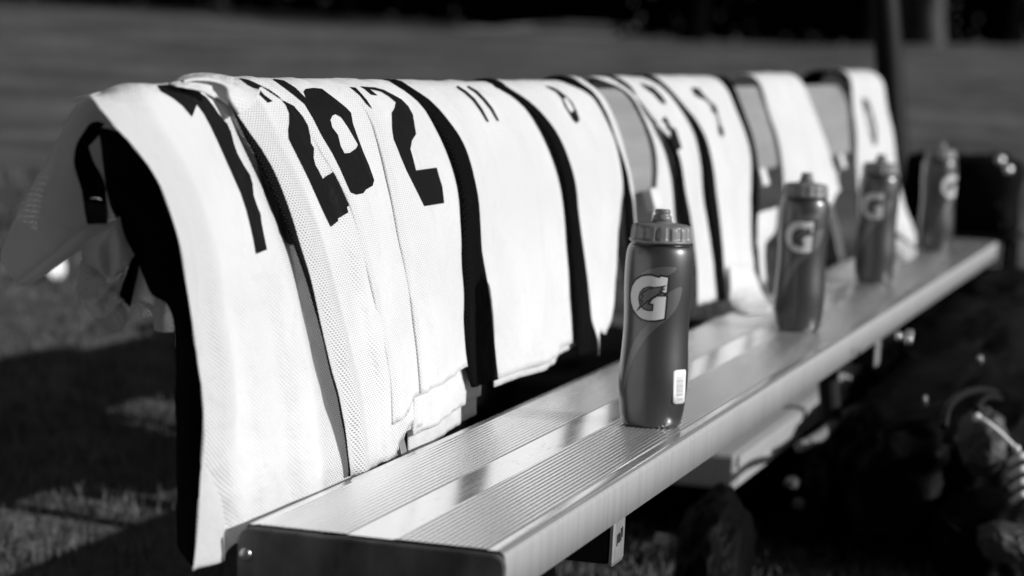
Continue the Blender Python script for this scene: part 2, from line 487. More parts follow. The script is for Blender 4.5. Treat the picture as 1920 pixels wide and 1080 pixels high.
# ------------------------------------------------------------------ jerseys
PROF = catmull([(-.192, 0, -.06), (-.197, 0, .06), (-.200, 0, .18), (-.194, 0, .30), (-.184, 0, .362), (-.168, 0, .394), (-.148, 0, .4045),
                (-.128, 0, .4015), (-.1105, 0, .382), (-.094, 0, .345), (-.076, 0, .300), (-.059, 0, .25), (-.047, 0, .19), (-.036, 0, .12), (-.030, 0, .04), (-.027, 0, -.06)], 12)
PS = [0]
for i in range(1, len(PROF)): PS.append(PS[-1] + (PROF[i]-PROF[i-1]).length)
s_r = PS[6*12]
PS = [s-s_r for s in PS]
def P_at(s):
    if s <= PS[0]: i = 0
    elif s >= PS[-1]: i = len(PS)-2
    else:
        lo, hi = 0, len(PS)-1
        while hi-lo > 1:
            m_ = (lo+hi)//2
            if PS[m_] <= s: lo = m_
            else: hi = m_
        i = lo
    t = (s-PS[i])/(PS[i+1]-PS[i])
    p = PROF[i].lerp(PROF[i+1], t)
    i0, i1 = max(0, i-2), min(len(PROF)-1, i+3)
    d = (PROF[i1]-PROF[i0]).normalized()
    return p, Vector((-d.z, 0, d.x))*(1)
PN = []
for i in range(len(PROF)):
    d_ = (PROF[min(i+2, len(PROF)-1)]-PROF[max(0, i-2)]).normalized()
    PN.append(Vector((-d_.z, 0, d_.x)))
def pix(q, off=0.0):
    """pixel -> (arc length on the drape, Y)"""
    d = ray(q)
    best = None; near = None
    for i in range(5*12+8, len(PROF)-1):
        a, b = PROF[i]+PN[i]*off, PROF[i+1]+PN[i+1]*off
        # solve CAM + t d on segment in xz
        ex, ez = b.x-a.x, b.z-a.z
        det = d.x*(-ez) + ex*d.z
        rx, rz = a.x-CAM.x, a.z-CAM.z
        if abs(det) > 1e-12:
            t = (rx*(-ez) + ex*rz)/det
            k = (d.x*rz - d.z*rx)/det
            if -.001 <= k <= 1.001 and t > 0 and (best is None or t < best[0]):
                best = (t, PS[i] + k*(PS[i+1]-PS[i]))
        # distance of the point a to the line
        dd = abs(rx*d.z - rz*d.x)/math.hypot(d.x, d.z)
        if near is None or dd < near[0]:
            near = (dd, (rx*d.x+rz*d.z)/(d.x*d.x+d.z*d.z), PS[i])
    if best: return best[1], CAM.y + best[0]*d.y
    return near[2], CAM.y + near[1]*d.y
def edge(pts, off=0.0, dy=0.0):
    e = []
    for q in pts:
        s, Y = pix(q, off)
        if e and s <= e[-1][0]+.002: continue
        e.append((s, Y+dy))
    return e
def ev(e, s):
    if s <= e[0][0]: return e[0][1]
    if s >= e[-1][0]:
        return e[-1][1]
    for i in range(len(e)-1):
        if s <= e[i+1][0]:
            t = (s-e[i][0])/(e[i+1][0]-e[i][0])
            return e[i][1] + t*(e[i+1][1]-e[i][1])
def smooth_edge(e, n=24):
    s0, s1 = e[0][0], e[-1][0]
    S = [s0 + (s1-s0)*i/(n-1) for i in range(n)]
    Y = [ev(e, s) for s in S]
    for _ in range(2):
        Y = [Y[0]] + [(Y[i-1]+2*Y[i]+Y[i+1])/4 for i in range(1, n-1)] + [Y[-1]]
    return list(zip(S, Y))

JERSEYS = []
def jersey(label, edges, mats, names, hem, near_off=.012, far_off=.002, rise=0.0, back=.30, fold=.004, seed=0, dense=1.0, inner=None, roll=.006, recess=None, open_mesh=None):
    """edges: curves near -> far; each strip between two curves is one panel of the jersey.
    hem: list of (fraction across, arc length)."""
    E = [smooth_edge(e) for e in edges]
    root = empty('jersey', (P_at(0)[0].x, (E[0][0][1]+E[-1][0][1])/2, .40), label, 'jersey', 'white team jerseys draped over the backrest')
    def hs(f):
        for i in range(len(hem)-1):
            if f <= hem[i+1][0]:
                t = (f-hem[i][0])/(hem[i+1][0]-hem[i][0])
                t = t*t*(3-2*t)
                return hem[i][1] + t*(hem[i+1][1]-hem[i][1])
        return hem[-1][1]
    def pt(Y, s, extra=0.0):
        a, c = ev(E[0], s), ev(E[-1], s)
        f = max(0, min(1, (Y-a)/max(1e-4, c-a)))
        o = (near_off*(1-f) + far_off*f)*(.30+.70*sm((s-.02)/.10))
        g = sm(s/.30) if s > 0 else 0
        hz_ = g*g
        nzv = noise.noise(Vector((f*3.2+seed*3.1, s*1.3, seed))) + .5*noise.noise(Vector((f*8+seed, s*2.2, seed+5)))
        o += fold*1.3*nzv*(.35+1.5*g)*(.3+.7*sm((Y-a)/.03))*(1-.85*sm((f-.55)/.35))
        o += .0012*noise.noise(Vector((Y*40, s*18, seed)))*(.3+g)
        o -= roll*math.exp(-max(0, Y-a)/.004)
        if recess:
            o += recess(Y, s, a, c)
        if s < .10: o += rise*math.exp(-(s/.06)**2)
        if near_off > .01 and f < .6 and s > .08: o = max(o, .0085*(1-f) - roll*math.exp(-max(0, Y-a)/.004))
        o += extra
        p, n_ = P_at(s)
        return Vector((p.x, Y, p.z)) + n_*o
    objs = []
    def panel(i, nm, mt, extra=0.0, hx=0.0, sback=None, e0=None, e1=None):
        ea, eb = E[i] if e0 is None else e0, E[i+1] if e1 is None else e1
        wid = abs(ev(eb, .2)-ev(ea, .2))
        nu = max(4, int(wid/.006*dense)); nv = int(70*dense)
        bm = bmesh.new()
        uvl = bm.loops.layers.uv.new('UVMap')
        hl = bm.verts.layers.float.new('open_mesh')
        rows = []
        for j in range(nv+1):
            r = []
            for k in range(nu+1):
                t = k/nu
                # fraction across the whole jersey at mid height, for the hem
                ym = ev(ea, .25)*(1-t) + ev(eb, .25)*t
                a, c = ev(E[0], .25), ev(E[-1], .25)
                f = (ym-a)/max(1e-4, c-a)
                sb = -back if sback is None else sback
                s = sb + (hs(f)+hx-sb)*j/nv
                Y = ev(ea, s)*(1-t) + ev(eb, s)*t
                vv = bm.verts.new(pt(Y, s, extra))
                fr = (Y-ev(E[0], s))/max(.01, ev(E[-1], s)-ev(E[0], s))
                vv[hl] = open_mesh(fr, s) if open_mesh else (1-sm((fr-.06)/.08))*.5+.08
                r.append((vv, (Y, s)))
            rows.append(r)
        for j in range(nv):
            for k in range(nu):
                q = (rows[j][k], rows[j][k+1], rows[j+1][k+1], rows[j+1][k])
                fc = bm.faces.new([x_[0] for x_ in q])
                for lp, x_ in zip(fc.loops, q): lp[uvl].uv = x_[1]
        o = link(nm, mesh_of(bm), mt, root)
        md = o.modifiers.new('thick', 'SOLIDIFY'); md.thickness = .0012; md.offset = 1
        objs.append(o)
        return o
    for i, (mt, nm) in enumerate(zip(mats, names)): panel(i, nm, mt, sback=-.12 if nm == 'side_panel' and i == 0 else None)
    bvs = []
    vs, fs = [], []
    for o in objs:
        k = len(vs); vs += [v.co.copy() for v in o.data.vertices]; fs += [tuple(q+k for q in p.vertices) for p in o.data.polygons]
    bvh = BVHTree.FromPolygons(vs, fs)
    if inner:
        for (i0, i1, hx, ex, mt) in inner:
            panel(0, 'back_panel', mt, extra=ex, hx=hx, sback=-.05, e0=E[i0], e1=E[i1])
    J = dict(root=root, bvh=bvh, E=E, pt=pt)
    JERSEYS.append(J)
    return J

def decal(J, poly, m, name='number', holes=(), cell=6, off=.0011, parent=None, S=1.0, o0=(0, 0)):
    P2 = [[(o0[0]+q[0]*S, o0[1]+q[1]*S) for q in pl] for pl in [poly]+list(holes)]
    loops = [[Vector((q[0], q[1], 0)) for q in pl] for pl in P2]
    flat = [v for lp in loops for v in lp]
    bm = bmesh.new()
    vs = [bm.verts.new(v) for v in flat]
    for t in tessellate_polygon(loops):
        try: bm.faces.new([vs[i] for i in t])
        except ValueError: pass
    xs_ = [v.x for v in flat]; ys_ = [v.y for v in flat]
    for axis_, lo, hi in ((0, min(xs_), max(xs_)), (1, min(ys_), max(ys_))):
        c = lo+cell
        while c < hi:
            n_ = Vector((1, 0, 0)) if axis_ == 0 else Vector((0, 1, 0))
            bmesh.ops.bisect_plane(bm, geom=bm.verts[:]+bm.edges[:]+bm.faces[:], plane_co=n_*c, plane_no=n_, dist=1e-5)
            c += cell
    bmesh.ops.triangulate(bm, faces=bm.faces)
    lastt = 3.0
    for v in bm.verts:
        d = ray((v.co.x, v.co.y)); dn = d.normalized()
        h = J['bvh'].ray_cast(CAM, dn)
        if h[0] is None:
            # just over the ridge: nearest point of the cloth to the ray
            best = None
            for k in range(60):
                p = CAM + dn*(2.0+k*.06)
                nr = J['bvh'].find_nearest(p)
                if best is None or nr[3] < best[3]: best = nr
            h = best
        n_ = h[1] if h[1].dot(dn) < 0 else -h[1]
        v.co = h[0] + n_*off
    uvl = bm.loops.layers.uv.new('UVMap')
    for f in bm.faces:
        for lp in f.loops: lp[uvl].uv = (lp.vert.co.y, lp.vert.co.z)
    bmesh.ops.recalc_face_normals(bm, faces=bm.faces)
    return link(name, mesh_of(bm), m, parent or J['root'])
def px2(pts, S, ox, oy): return [(ox+a*S, oy+b*S) for a, b in pts]

def const(Y, hs_=.50): return [(0, Y), (hs_, Y)]
def s_of(q, off=.010): return pix(q, off)[0]

# --- first jersey (nearest)
def rec1(Y, s, a, c):
    """the far part of the cloth turns in behind the next jersey"""
    k = max(0, Y-(ev(eA2, s)-.030))
    g = sm((s-.17)/.12)*(1-1.0*sm((s-.36)/.11))
    r = -.17*min(k, .05)*g + .006*sm((Y-ev(eA2, s)+.06)/.05)*sm((s-.34)/.12)
    if s > .2:
        q = (Y-a)/.12 - (s-.325)/.13
        m_ = sm((.16-(Y-a))/.06)*(.03+.97*sm((Y-a-.004)/.03))
        r -= .026*m_*(math.exp(-q/.32) if q > 0 else math.exp(q/.13))*sm((s-.22)/.08)
    r -= .011*sm((.03-Y)/.09)*math.exp(-(s/.05)**2)
    r += .004*math.sin((Y*1.0+s*.25)*62)*sm((s-.12)/.2)*math.exp(-((Y-a-.02)/.10)**2)
    return r
eA2 = edge([(412, 148), (432, 194), (454, 222), (460, 250), (470, 270), (490, 310), (505, 345), (521, 385), (535, 430), (555, 470), (570, 512), (583, 555), (598, 615), (611, 670), (629, 742), (646, 812), (653, 880)], .011)
eB2 = edge([(423, 150), (426, 187), (440, 208), (458, 229), (479, 257), (500, 292), (521, 335), (539, 380), (553, 423), (567, 472), (578, 505), (600, 623), (613, 670), (631, 742), (649, 812), (650, 859), (655, 887)], 0.011)
eA2 = [(s_, (max(Y_, ev(eB2, s_)-.003) if s_ < .05 else Y_)) for s_, Y_ in eA2]
eC1 = [(s, Y+.07) for s, Y in eA2]
eA1 = [(0, onX(160, 177, -.148).y)] + edge([(184, 233), (215, 237), (250, 256), (285, 315), (312, 372), (332, 440), (345, 520), (353, 620), (363, 700), (375, 745), (373, 800), (369, 900), (368, 1015), (363, 1062)], .001)[0:]
J1 = jersey('nearest white jersey, black number 10, its hem hanging past the end of the seat', [eA1, eC1], [M_WHITE], ['front_panel'],
            [(0, .478), (1, .480)], near_off=.002, far_off=.0, fold=.008, seed=2, dense=1.8, roll=.0, recess=rec1, back=.02, open_mesh=lambda f, s: max(1-sm((f-.20)/.16), sm((f-.66)/.1), .15))
c2 = (.3518, 240, 120)
decal(J1, px2([(155, 118), (225, 115), (300, 125), (370, 150), (415, 180), (450, 225), (480, 270), (525, 320), (545, 365), (560, 425), (580, 480), (615, 545), (645, 590), (660, 640), (665, 700), (685, 760), (702, 800), (708, 850), (720, 910), (737, 990), (680, 1012), (668, 940), (650, 860), (630, 780), (600, 690), (560, 600), (520, 510), (480, 420), (440, 335), (405, 270), (365, 215), (338, 282), (290, 225), (240, 185), (175, 148)], *c2), M_DIGIT)
decal(J1, px2([(612, 330), (620, 390), (660, 450), (690, 530), (705, 610), (725, 690), (760, 780), (790, 840), (805, 900), (835, 950), (860, 965), (900, 960), (900, 900), (850, 790), (800, 680), (750, 580), (710, 480), (660, 400), (630, 330)], *c2), M_DIGIT)

# --- second and third: number 20 across two layers
eA3 = edge([(470, 148), (500, 153), (535, 172), (560, 198), (575, 225), (585, 260), (600, 292), (622, 322), (640, 350), (655, 385), (668, 440), (690, 530), (712, 620), (730, 700), (735, 790)], 0.008)
eC2 = [(s, Y+.09) for s, Y in eA3]
J2 = jersey('second jersey from the near end, open mesh with a black 2, hem touching the seat', [eA2, eB2, eC2], [M_BLACK, M_MESH], ['side_panel', 'front_panel'],
            [(0, s_of((655, 891))), (.25, s_of((690, 886))), (.66, s_of((727, 866))), (.76, s_of((732, 842))), (1, s_of((742, 810)))], near_off=.013, far_off=.003, back=.262, rise=.004, seed=4, dense=1.5, fold=.005, roll=.0015, open_mesh=lambda f, s: max(1-sm((f-.28)/.10), .10))
decal(J2, px2([(590, 78), (640, 88), (700, 115), (760, 155), (820, 195), (880, 225), (930, 285), (955, 330), (968, 390), (972, 425), (988, 450), (985, 500), (995, 540), (1010, 565), (1035, 615), (1050, 600), (1103, 570), (1120, 630), (1150, 700), (1175, 755), (1163, 765), (1170, 792), (1115, 825), (1117, 837), (1078, 868), (1040, 790), (1000, 700), (960, 610), (920, 530), (880, 450), (855, 400), (852, 350), (857, 320), (858, 265), (840, 220), (800, 175), (750, 140), (705, 122), (694, 135), (720, 165), (767, 200), (745, 208), (700, 165), (660, 130), (620, 100)], *c2), M_DIGIT)
eA4 = edge([(650, 160), (673, 178), (694, 205), (705, 240), (715, 290), (730, 350), (745, 430), (765, 520), (780, 620), (790, 735)], 0.008)
eC3 = [(s, Y+.08) for s, Y in eA4]
J3 = jersey('white jersey with black 0, between the mesh-sided jersey and the one with a big 2', [eA3, eC3], [M_WHITE], ['front_panel'],
            [(0, s_of((738, 797))), (.35, s_of((770, 775))), (.5, s_of((787, 745))), (1, s_of((800, 730)))], near_off=.0105, far_off=.003, rise=.003, roll=.002, seed=6, dense=1.3, fold=.006,
            inner=[(0, 1, .040, -.009, M_WHITE)])
decal(J3, px2([(770, 82), (830, 92), (890, 130), (950, 190), (935, 150), (945, 135), (985, 130), (1030, 135), (1070, 165), (1110, 195), (1160, 235), (1185, 262), (1195, 320), (1220, 390), (1250, 470), (1280, 540), (1308, 620), (1300, 650), (1265, 670), (1250, 690), (1215, 697), (1185, 685), (1165, 640), (1130, 560), (1090, 480), (1030, 380), (985, 290), (940, 215), (880, 165), (820, 120)], *c2), M_DIGIT,
      holes=[px2([(1075, 300), (1085, 278), (1105, 268), (1135, 285), (1170, 335), (1225, 430), (1215, 450), (1180, 475), (1150, 478), (1130, 440), (1115, 380), (1085, 340)], *c2)])
eA5 = edge([(743, 155), (760, 162), (782, 173), (799, 194), (813, 218), (827, 247), (841, 278), (855, 313), (863, 345), (866, 384), (867, 437), (867, 508), (870, 657), (878, 704), (888, 729)], 0.008)
eB5 = edge([(775, 155), (803, 164), (820, 187), (838, 215), (859, 247), (873, 278), (884, 313), (892, 359), (899, 394), (903, 437), (912, 490), (924, 550), (932, 635), (940, 712)], 0.011)
eC4 = [(s, Y+.09) for s, Y in eA5]
J4 = jersey('white jersey with a big black 2, just before the first wide black stripe', [eA4, eC4], [M_WHITE], ['front_panel'],
            [(0, s_of((792, 738))), (.45, s_of((835, 712))), (.65, s_of((868, 692))), (1, s_of((900, 680)))], near_off=.0105, far_off=.0, rise=.002, roll=.002, seed=9, dense=1.2, fold=.005,
            inner=[(0, 1, .050, -.009, M_WHITE), (0, 1, .075, -.015, M_WHITE)])
decal(J4, px2([(1180, 125), (1210, 128), (1240, 160), (1270, 195), (1300, 242), (1270, 215), (1235, 170), (1200, 140)], *c2), M_DIGIT)
c3 = (.3518, 560, 120)
decal(J4, px2([(325, 122), (400, 127), (450, 140), (500, 165), (545, 190), (580, 225), (605, 270), (615, 330), (622, 375), (600, 410), (592, 455), (605, 500), (622, 568), (680, 560), (732, 553), (745, 600), (762, 655), (772, 742), (720, 750), (668, 758), (640, 700), (610, 640), (575, 570), (545, 500), (530, 460), (505, 400), (497, 345), (495, 260), (510, 235), (517, 205), (480, 175), (440, 150), (390, 138), (375, 135), (418, 170), (385, 165), (350, 135)], *c3), M_DIGIT)
eA6 = edge([(935, 157), (950, 162), (979, 180), (996, 201), (1014, 229), (1031, 268), (1045, 303), (1056, 338), (1061, 380), (1068, 437), (1072, 500), (1075, 550), (1079, 618), (1083, 668)], 0.008)
eB6 = edge([(958, 159), (982, 173), (1007, 194), (1028, 222), (1045, 254), (1063, 285), (1074, 317), (1084, 359), (1093, 419), (1103, 486), (1115, 584), (1126, 667)], 0.011)
eC5 = [(s, Y+.10) for s, Y in eA6]
J5 = jersey('white jersey with thin 11 and a wide black mesh stripe down its near side', [eA5, eB5, eC5], [M_BLACK, M_WHITE], ['side_panel', 'front_panel'],
            [(0, s_of((885, 729))), (.2, s_of((940, 712))), (.45, s_of((1000, 690))), (.65, s_of((1055, 667))), (.72, s_of((1075, 648))), (1, s_of((1078, 640)))], near_off=.013, far_off=-.001, seed=12, fold=.007,
            inner=[(1, 2, .010, -.005, M_BACK)])
decal(J5, px2([(845, 118), (890, 145), (935, 185), (975, 240), (1012, 310), (1000, 308), (965, 250), (925, 195), (880, 155), (840, 128)], *c3), M_DIGIT)
decal(J5, px2([(900, 118), (950, 145), (990, 185), (1030, 235), (1066, 305), (1054, 303), (1020, 245), (980, 195), (940, 155), (895, 125)], *c3), M_DIGIT)
eC6 = edge([(1085, 155), (1102, 166), (1126, 201), (1150, 250), (1166, 303), (1167, 350), (1163, 400), (1158, 440), (1155, 500), (1148, 600), (1142, 628)], 0.004)
J6 = jersey('white jersey with a small 0, its hem just left of the nearest bottle', [eA6, eB6, eC6], [M_BLACK, M_WHITE], ['side_panel', 'front_panel'],
            [(0, s_of((1083, 670))), (.33, s_of((1126, 667))), (.40, s_of((1120, 625))), (.7, s_of((1135, 628))), (1, s_of((1147, 605)))], near_off=.013, far_off=.004, seed=15, fold=.005)
decal(J6, px2([(1310, 118), (1350, 125), (1380, 140), (1420, 170), (1455, 205), (1480, 255), (1495, 300), (1480, 317), (1460, 300), (1440, 265), (1415, 225), (1400, 185), (1370, 150), (1330, 130)], *c3), M_DIGIT,
      holes=[px2([(1408, 185), (1425, 180), (1450, 210), (1468, 245), (1450, 262), (1430, 235)], *c3)])
eA7 = edge([(1062, 152), (1100, 158), (1120, 182), (1140, 225), (1158, 275), (1168, 330), (1171, 380), (1175, 450), (1180, 560)], 0.006)
eB7 = edge([(1088, 151), (1112, 162), (1130, 187), (1146, 225), (1164, 280), (1176, 330), (1188, 400), (1196, 470), (1204, 570)], 0.01)
eC7 = edge([(1100, 150), (1126, 163), (1146, 200), (1164, 250), (1178, 305), (1188, 355), (1192, 402), (1199, 470), (1207, 570)], 0.01)
J7 = jersey('narrow folded white jersey with black stripe, beside the first bare stretch of backrest', [eA7, eB7, eC7], [M_BLACK, M_WHITE], ['side_panel', 'front_panel'],
            [(0, s_of((1180, 560))), (1, s_of((1205, 560)))], near_off=.012, far_off=.010, rise=.005, seed=17, fold=.002)
c4 = (.361, 1080, 110)
eA8 = edge([(1120, 157), (1149, 159), (1174, 175), (1199, 207), (1221, 247), (1233, 290), (1233, 334), (1228, 384), (1225, 440), (1222, 500)], -.002)
eA9 = edge([(1148, 148), (1170, 152), (1190, 171), (1215, 204), (1237, 236), (1259, 280), (1270, 334), (1277, 413), (1284, 460), (1290, 512)], 0.008)
eB9 = edge([(1167, 146), (1185, 160), (1206, 189), (1224, 218), (1241, 240), (1270, 280), (1282, 341), (1297, 399), (1304, 453), (1312, 512)], 0.011)
eA10 = edge([(1213, 146), (1230, 150), (1246, 164), (1271, 189), (1295, 222), (1312, 258), (1318, 298), (1321, 345), (1329, 399), (1344, 500), (1350, 568)], 0.008)
eB10 = edge([(1239, 150), (1252, 161), (1276, 189), (1299, 215), (1317, 247), (1331, 283), (1341, 334), (1350, 392), (1359, 471), (1366, 556)], 0.011)
eA11 = edge([(1335, 148), (1349, 155), (1366, 177), (1380, 207), (1393, 244), (1405, 275), (1407, 327), (1407, 399), (1407, 471), (1418, 515), (1432, 550), (1446, 580)], 0.004)
eB11 = edge([(1356, 147), (1370, 162), (1388, 193), (1402, 229), (1414, 262), (1420, 298), (1424, 345), (1421, 417), (1416, 480), (1412, 530)], 0.003)
J8 = jersey('white jersey hanging narrow right above the nearest bottle, past the first bare stretch of backrest', [eA8, [(s, Y+.05) for s, Y in eA9]], [M_WHITE], ['front_panel'],
            [(0, s_of((1224, 520))), (1, s_of((1290, 500)))], near_off=-.002, far_off=.0, roll=.0, rise=.008, seed=20, fold=.004)
J9 = jersey('white jersey with a chunky black number, hem behind the shoulder of the nearest bottle', [eA9, eB9, [(s, Y+.07) for s, Y in eA10]], [M_BLACK, M_WHITE], ['side_panel', 'front_panel'],
            [(0, s_of((1290, 512))), (.2, s_of((1312, 512))), (.24, s_of((1312, 573))), (1, s_of((1360, 560)))], near_off=.013, far_off=.0, rise=.006, seed=22, fold=.004)
decal(J9, px2([(330, 128), (400, 150), (440, 190), (465, 225), (460, 240), (435, 225), (400, 185), (350, 150)], *c4), M_DIGIT, cell=5)
decal(J9, px2([(442, 320), (462, 300), (480, 330), (490, 355), (515, 365), (530, 410), (548, 465), (520, 480), (500, 440), (485, 410), (490, 380), (470, 365), (465, 340)], *c4), M_DIGIT, cell=5)
J10 = jersey('white jersey striped black on both sides, its hem corner flaring over the seat', [eA10, eB10, eA11, eB11], [M_BLACK, M_WHITE, M_BLACK], ['side_panel', 'front_panel', 'side_panel'],
            [(0, s_of((1350, 566))), (.28, s_of((1367, 560))), (.33, s_of((1372, 580))), (.76, s_of((1420, 585))), (.80, s_of((1440, 582))), (.86, s_of((1412, 520))), (1, s_of((1412, 510)))], near_off=.013, far_off=.004, rise=.007, seed=25, fold=.004)
decal(J10, px2([(595, 150), (640, 155), (660, 190), (670, 215), (640, 205), (615, 190)], *c4), M_DIGIT, cell=5)
decal(J10, px2([(695, 235), (715, 235), (735, 275), (725, 290), (705, 275)], *c4), M_DIGIT, cell=5)
decal(J10, px2([(628, 165), (640, 160), (700, 228), (712, 245), (700, 250), (660, 205)], *c4), mat('soft_print', .06, .7), cell=5)
decal(J10, px2([(722, 280), (732, 282), (750, 345), (740, 350)], *c4), mat('soft_print', .06, .7), cell=5)
decal(J10, px2([(735, 345), (755, 350), (768, 395), (755, 408), (740, 385)], *c4), M_DIGIT, cell=5)
eA12 = edge([(1395, 143), (1412, 158), (1430, 186), (1445, 218), (1458, 254), (1466, 298), (1470, 345), (1473, 400), (1476, 430)], -.002)
eC12 = edge([(1472, 141), (1490, 150), (1510, 171), (1528, 207), (1546, 254), (1560, 301), (1577, 356), (1580, 380)], 0.006)
J12 = jersey('plain wide white jersey hanging behind the second bottle, no number or stripe showing', [eA12, eC12], [M_WHITE], ['front_panel'],
             [(0, s_of((1476, 425))), (.75, s_of((1555, 390))), (1, s_of((1577, 358)))], near_off=-.002, far_off=.004, rise=.015, back=.15, seed=28, roll=.0, fold=.005)
eA13 = edge([(1535, 134), (1567, 142), (1583, 168), (1594, 191), (1600, 220), (1603, 270), (1605, 312), (1608, 400)], .0)
eB13 = edge([(1573, 134), (1589, 162), (1601, 189), (1607, 229), (1609, 290), (1612, 350), (1618, 440)], 0.006)
eC13 = edge([(1622, 132), (1643, 150), (1658, 182), (1669, 226), (1678, 283), (1684, 340), (1696, 390), (1714, 430), (1724, 462)], 0.006)
J13 = jersey('farthest white jersey, folded narrow, its hem on the seat by the third bottle', [eA13, eB13, eC13], [M_BLACK, M_WHITE], ['side_panel', 'front_panel'],
             [(0, s_of((1610, 410))), (.15, s_of((1618, 450))), (.3, s_of((1640, 478))), (1, s_of((1722, 468)))], near_off=.0, far_off=.006, rise=.024, seed=31, roll=.0, fold=.005)
decal(J13, px2([(1483, 205), (1510, 208), (1537, 270), (1558, 360), (1562, 440), (1545, 455), (1528, 400), (1508, 310), (1490, 250)], *c4), mat('faded_print', .04, .7), cell=5,
      holes=[px2([(1502, 235), (1522, 290), (1540, 370), (1543, 415), (1533, 380), (1513, 300)], *c4)])

# --- the shaded side of the nearest jersey
def patch(name, rows, m, parent, thick=.0012, wob=.0, seed=0, sub=8, label=None, fn=onY):
    """rows of control points (pixel x, pixel y, Y) joined by a smooth cloth surface"""
    R3 = [[fn(*q) for q in r] for r in rows]
    R3 = [catmull(r, sub) for r in R3]
    nc = len(R3[0])
    cols = [catmull([r[k] for r in R3], sub) for k in range(nc)]
    nr = len(cols[0])
    bm = bmesh.new(); uvl = bm.loops.layers.uv.new('UVMap')
    ln = [0]
    g = []
    for k in range(nc):
        c = []
        for j in range(nr):
            p = cols[k][j].copy()
            if wob:
                p += Vector((noise.noise(p*38+Vector((seed, 0, 0))), noise.noise(p*38+Vector((0, seed, 9)))*1.6, noise.noise(p*38+Vector((4, 0, seed)))))*wob
            c.append(bm.verts.new(p))
        g.append(c)
    U_ = [sum((cols[i+1][0]-cols[i][0]).length for i in range(k)) for k in range(nc)]
    V_ = [sum((cols[nc//2][i+1]-cols[nc//2][i]).length for i in range(j)) for j in range(nr)]
    for k in range(nc-1):
        for j in range(nr-1):
            f = bm.faces.new((g[k][j], g[k+1][j], g[k+1][j+1], g[k][j+1]))
            for lp, (a, b) in zip(f.loops, ((k, j), (k+1, j), (k+1, j+1), (k, j+1))): lp[uvl].uv = (U_[a], V_[b])
    o = link(name, mesh_of(bm), m, parent, label=label)
    s = o.modifiers.new('thick', 'SOLIDIFY'); s.thickness = thick; s.offset = 0
    return o
def onXZ(x, y, k): return onZ(x, y, .004) if k > 1 else onX(x, y, k)
patch('hem', [
    [(1673, 365, -.012), (1684, 368, -.010), (1691, 380, -.008)],
    [(1673, 410, .015), (1693, 412, .025), (1706, 422, .020)],
    [(1674, 448, .055), (1699, 448, .070), (1719, 452, .060)],
    [(1676, 480, 9), (1700, 486, 9), (1719, 474, 9)]], M_WHITE, J13['root'], wob=.002, seed=4, fn=onXZ)
patch('hem', [
    [(1368, 500, -.018), (1392, 500, -.018), (1411, 502, -.018)],
    [(1369, 545, -.010), (1398, 540, -.006), (1428, 548, -.006)],
    [(1366, 576, 9), (1398, 587, 9), (1447, 582, 9)]], M_WHITE, J10['root'], wob=.002, seed=6, fn=onXZ)
patch('sleeve', [
    [(1416, 402, -.045), (1432, 396, -.04), (1446, 392, -.040), (1458, 388, -.045)],
    [(1418, 430, -.043), (1429, 432, -.038), (1441, 434, -.036), (1452, 434, -.045)],
    [(1420, 470, -.040), (1424, 472, -.036), (1429, 470, -.036), (1434, 462, -.042)],
    [(1424, 528, -.040), (1427, 534, -.036), (1431, 536, -.036), (1436, 528, -.042)]], M_WHITE, J12['root'], wob=.001, seed=4, fn=onX)
r1 = J1['root']
patch('back_panel', [
    [(157, 181, 0.000), (200, 171, 0.045), (260, 166, 0.105), (330, 162, 0.165)],
    [(128, 222, -0.002), (170, 215, 0.035), (235, 215, 0.095), (310, 215, 0.155)],
    [(92, 290, -0.005), (140, 285, 0.015), (205, 285, 0.075), (290, 290, 0.145)],
    [(45, 378, -0.010), (105, 375, 0.010), (180, 370, 0.055), (270, 372, 0.125)],
    [(1, 468, -0.015), (55, 450, -0.005), (130, 425, 0.025), (215, 405, 0.095)],
    [(10, 500, -0.015), (60, 492, -0.007), (125, 452, 0.015), (190, 418, 0.065)],
    [(32, 533, -0.010), (62, 525, -0.005), (120, 487, 0.015), (190, 440, 0.065)]], M_BACK, r1, wob=.0012)
patch('hem_band', [
    [(30, 531, -0.015), (62, 506, -0.015), (107, 472, -0.005), (128, 452, 0.000), (166, 425, 0.015), (215, 415, 0.045)],
    [(31, 535, -0.011), (66, 520, -0.007), (108, 488, 0.005), (140, 460, 0.010), (185, 430, 0.025), (217, 423, 0.055)],
    [(33, 534, 0.000), (60, 530, 0.010), (102, 503, 0.025), (150, 466, 0.035), (190, 440, 0.045), (219, 428, 0.065)]], M_BACK, r1, wob=.0008)
zz = .2222
def z1(a, b, Y): return (a*zz, 400+b*zz, Y)
patch('lining', [
    [z1(690, 285, .02), z1(820, 190, .00), z1(960, 110, -.01), z1(1000, 20, .0), z1(1080, 60, .03)],
    [z1(700, 385, .03), z1(790, 320, -.005), z1(900, 310, .01), z1(1000, 300, -.01), z1(1160, 330, .04)],
    [z1(745, 425, .03), z1(810, 420, .00), z1(905, 460, .015), z1(1000, 440, -.01), z1(1110, 420, .03)],
    [z1(790, 435, .03), z1(840, 480, .01), z1(910, 540, .00), z1(980, 520, .01), z1(1050, 460, .03)]], M_BACK, r1, wob=.002, seed=3)
patch('lining', [
    [z1(685, 395, .035), z1(740, 425, .03), z1(800, 430, .04), z1(900, 500, .045)],
    [z1(665, 520, .035), z1(740, 520, .025), z1(810, 540, .035), z1(900, 580, .045)],
    [z1(655, 640, .035), z1(730, 640, .03), z1(800, 620, .04), z1(900, 640, .05)],
    [z1(685, 700, .04), z1(740, 690, .035), z1(800, 660, .045), z1(900, 650, .055)]], M_MESH, r1, seed=5)
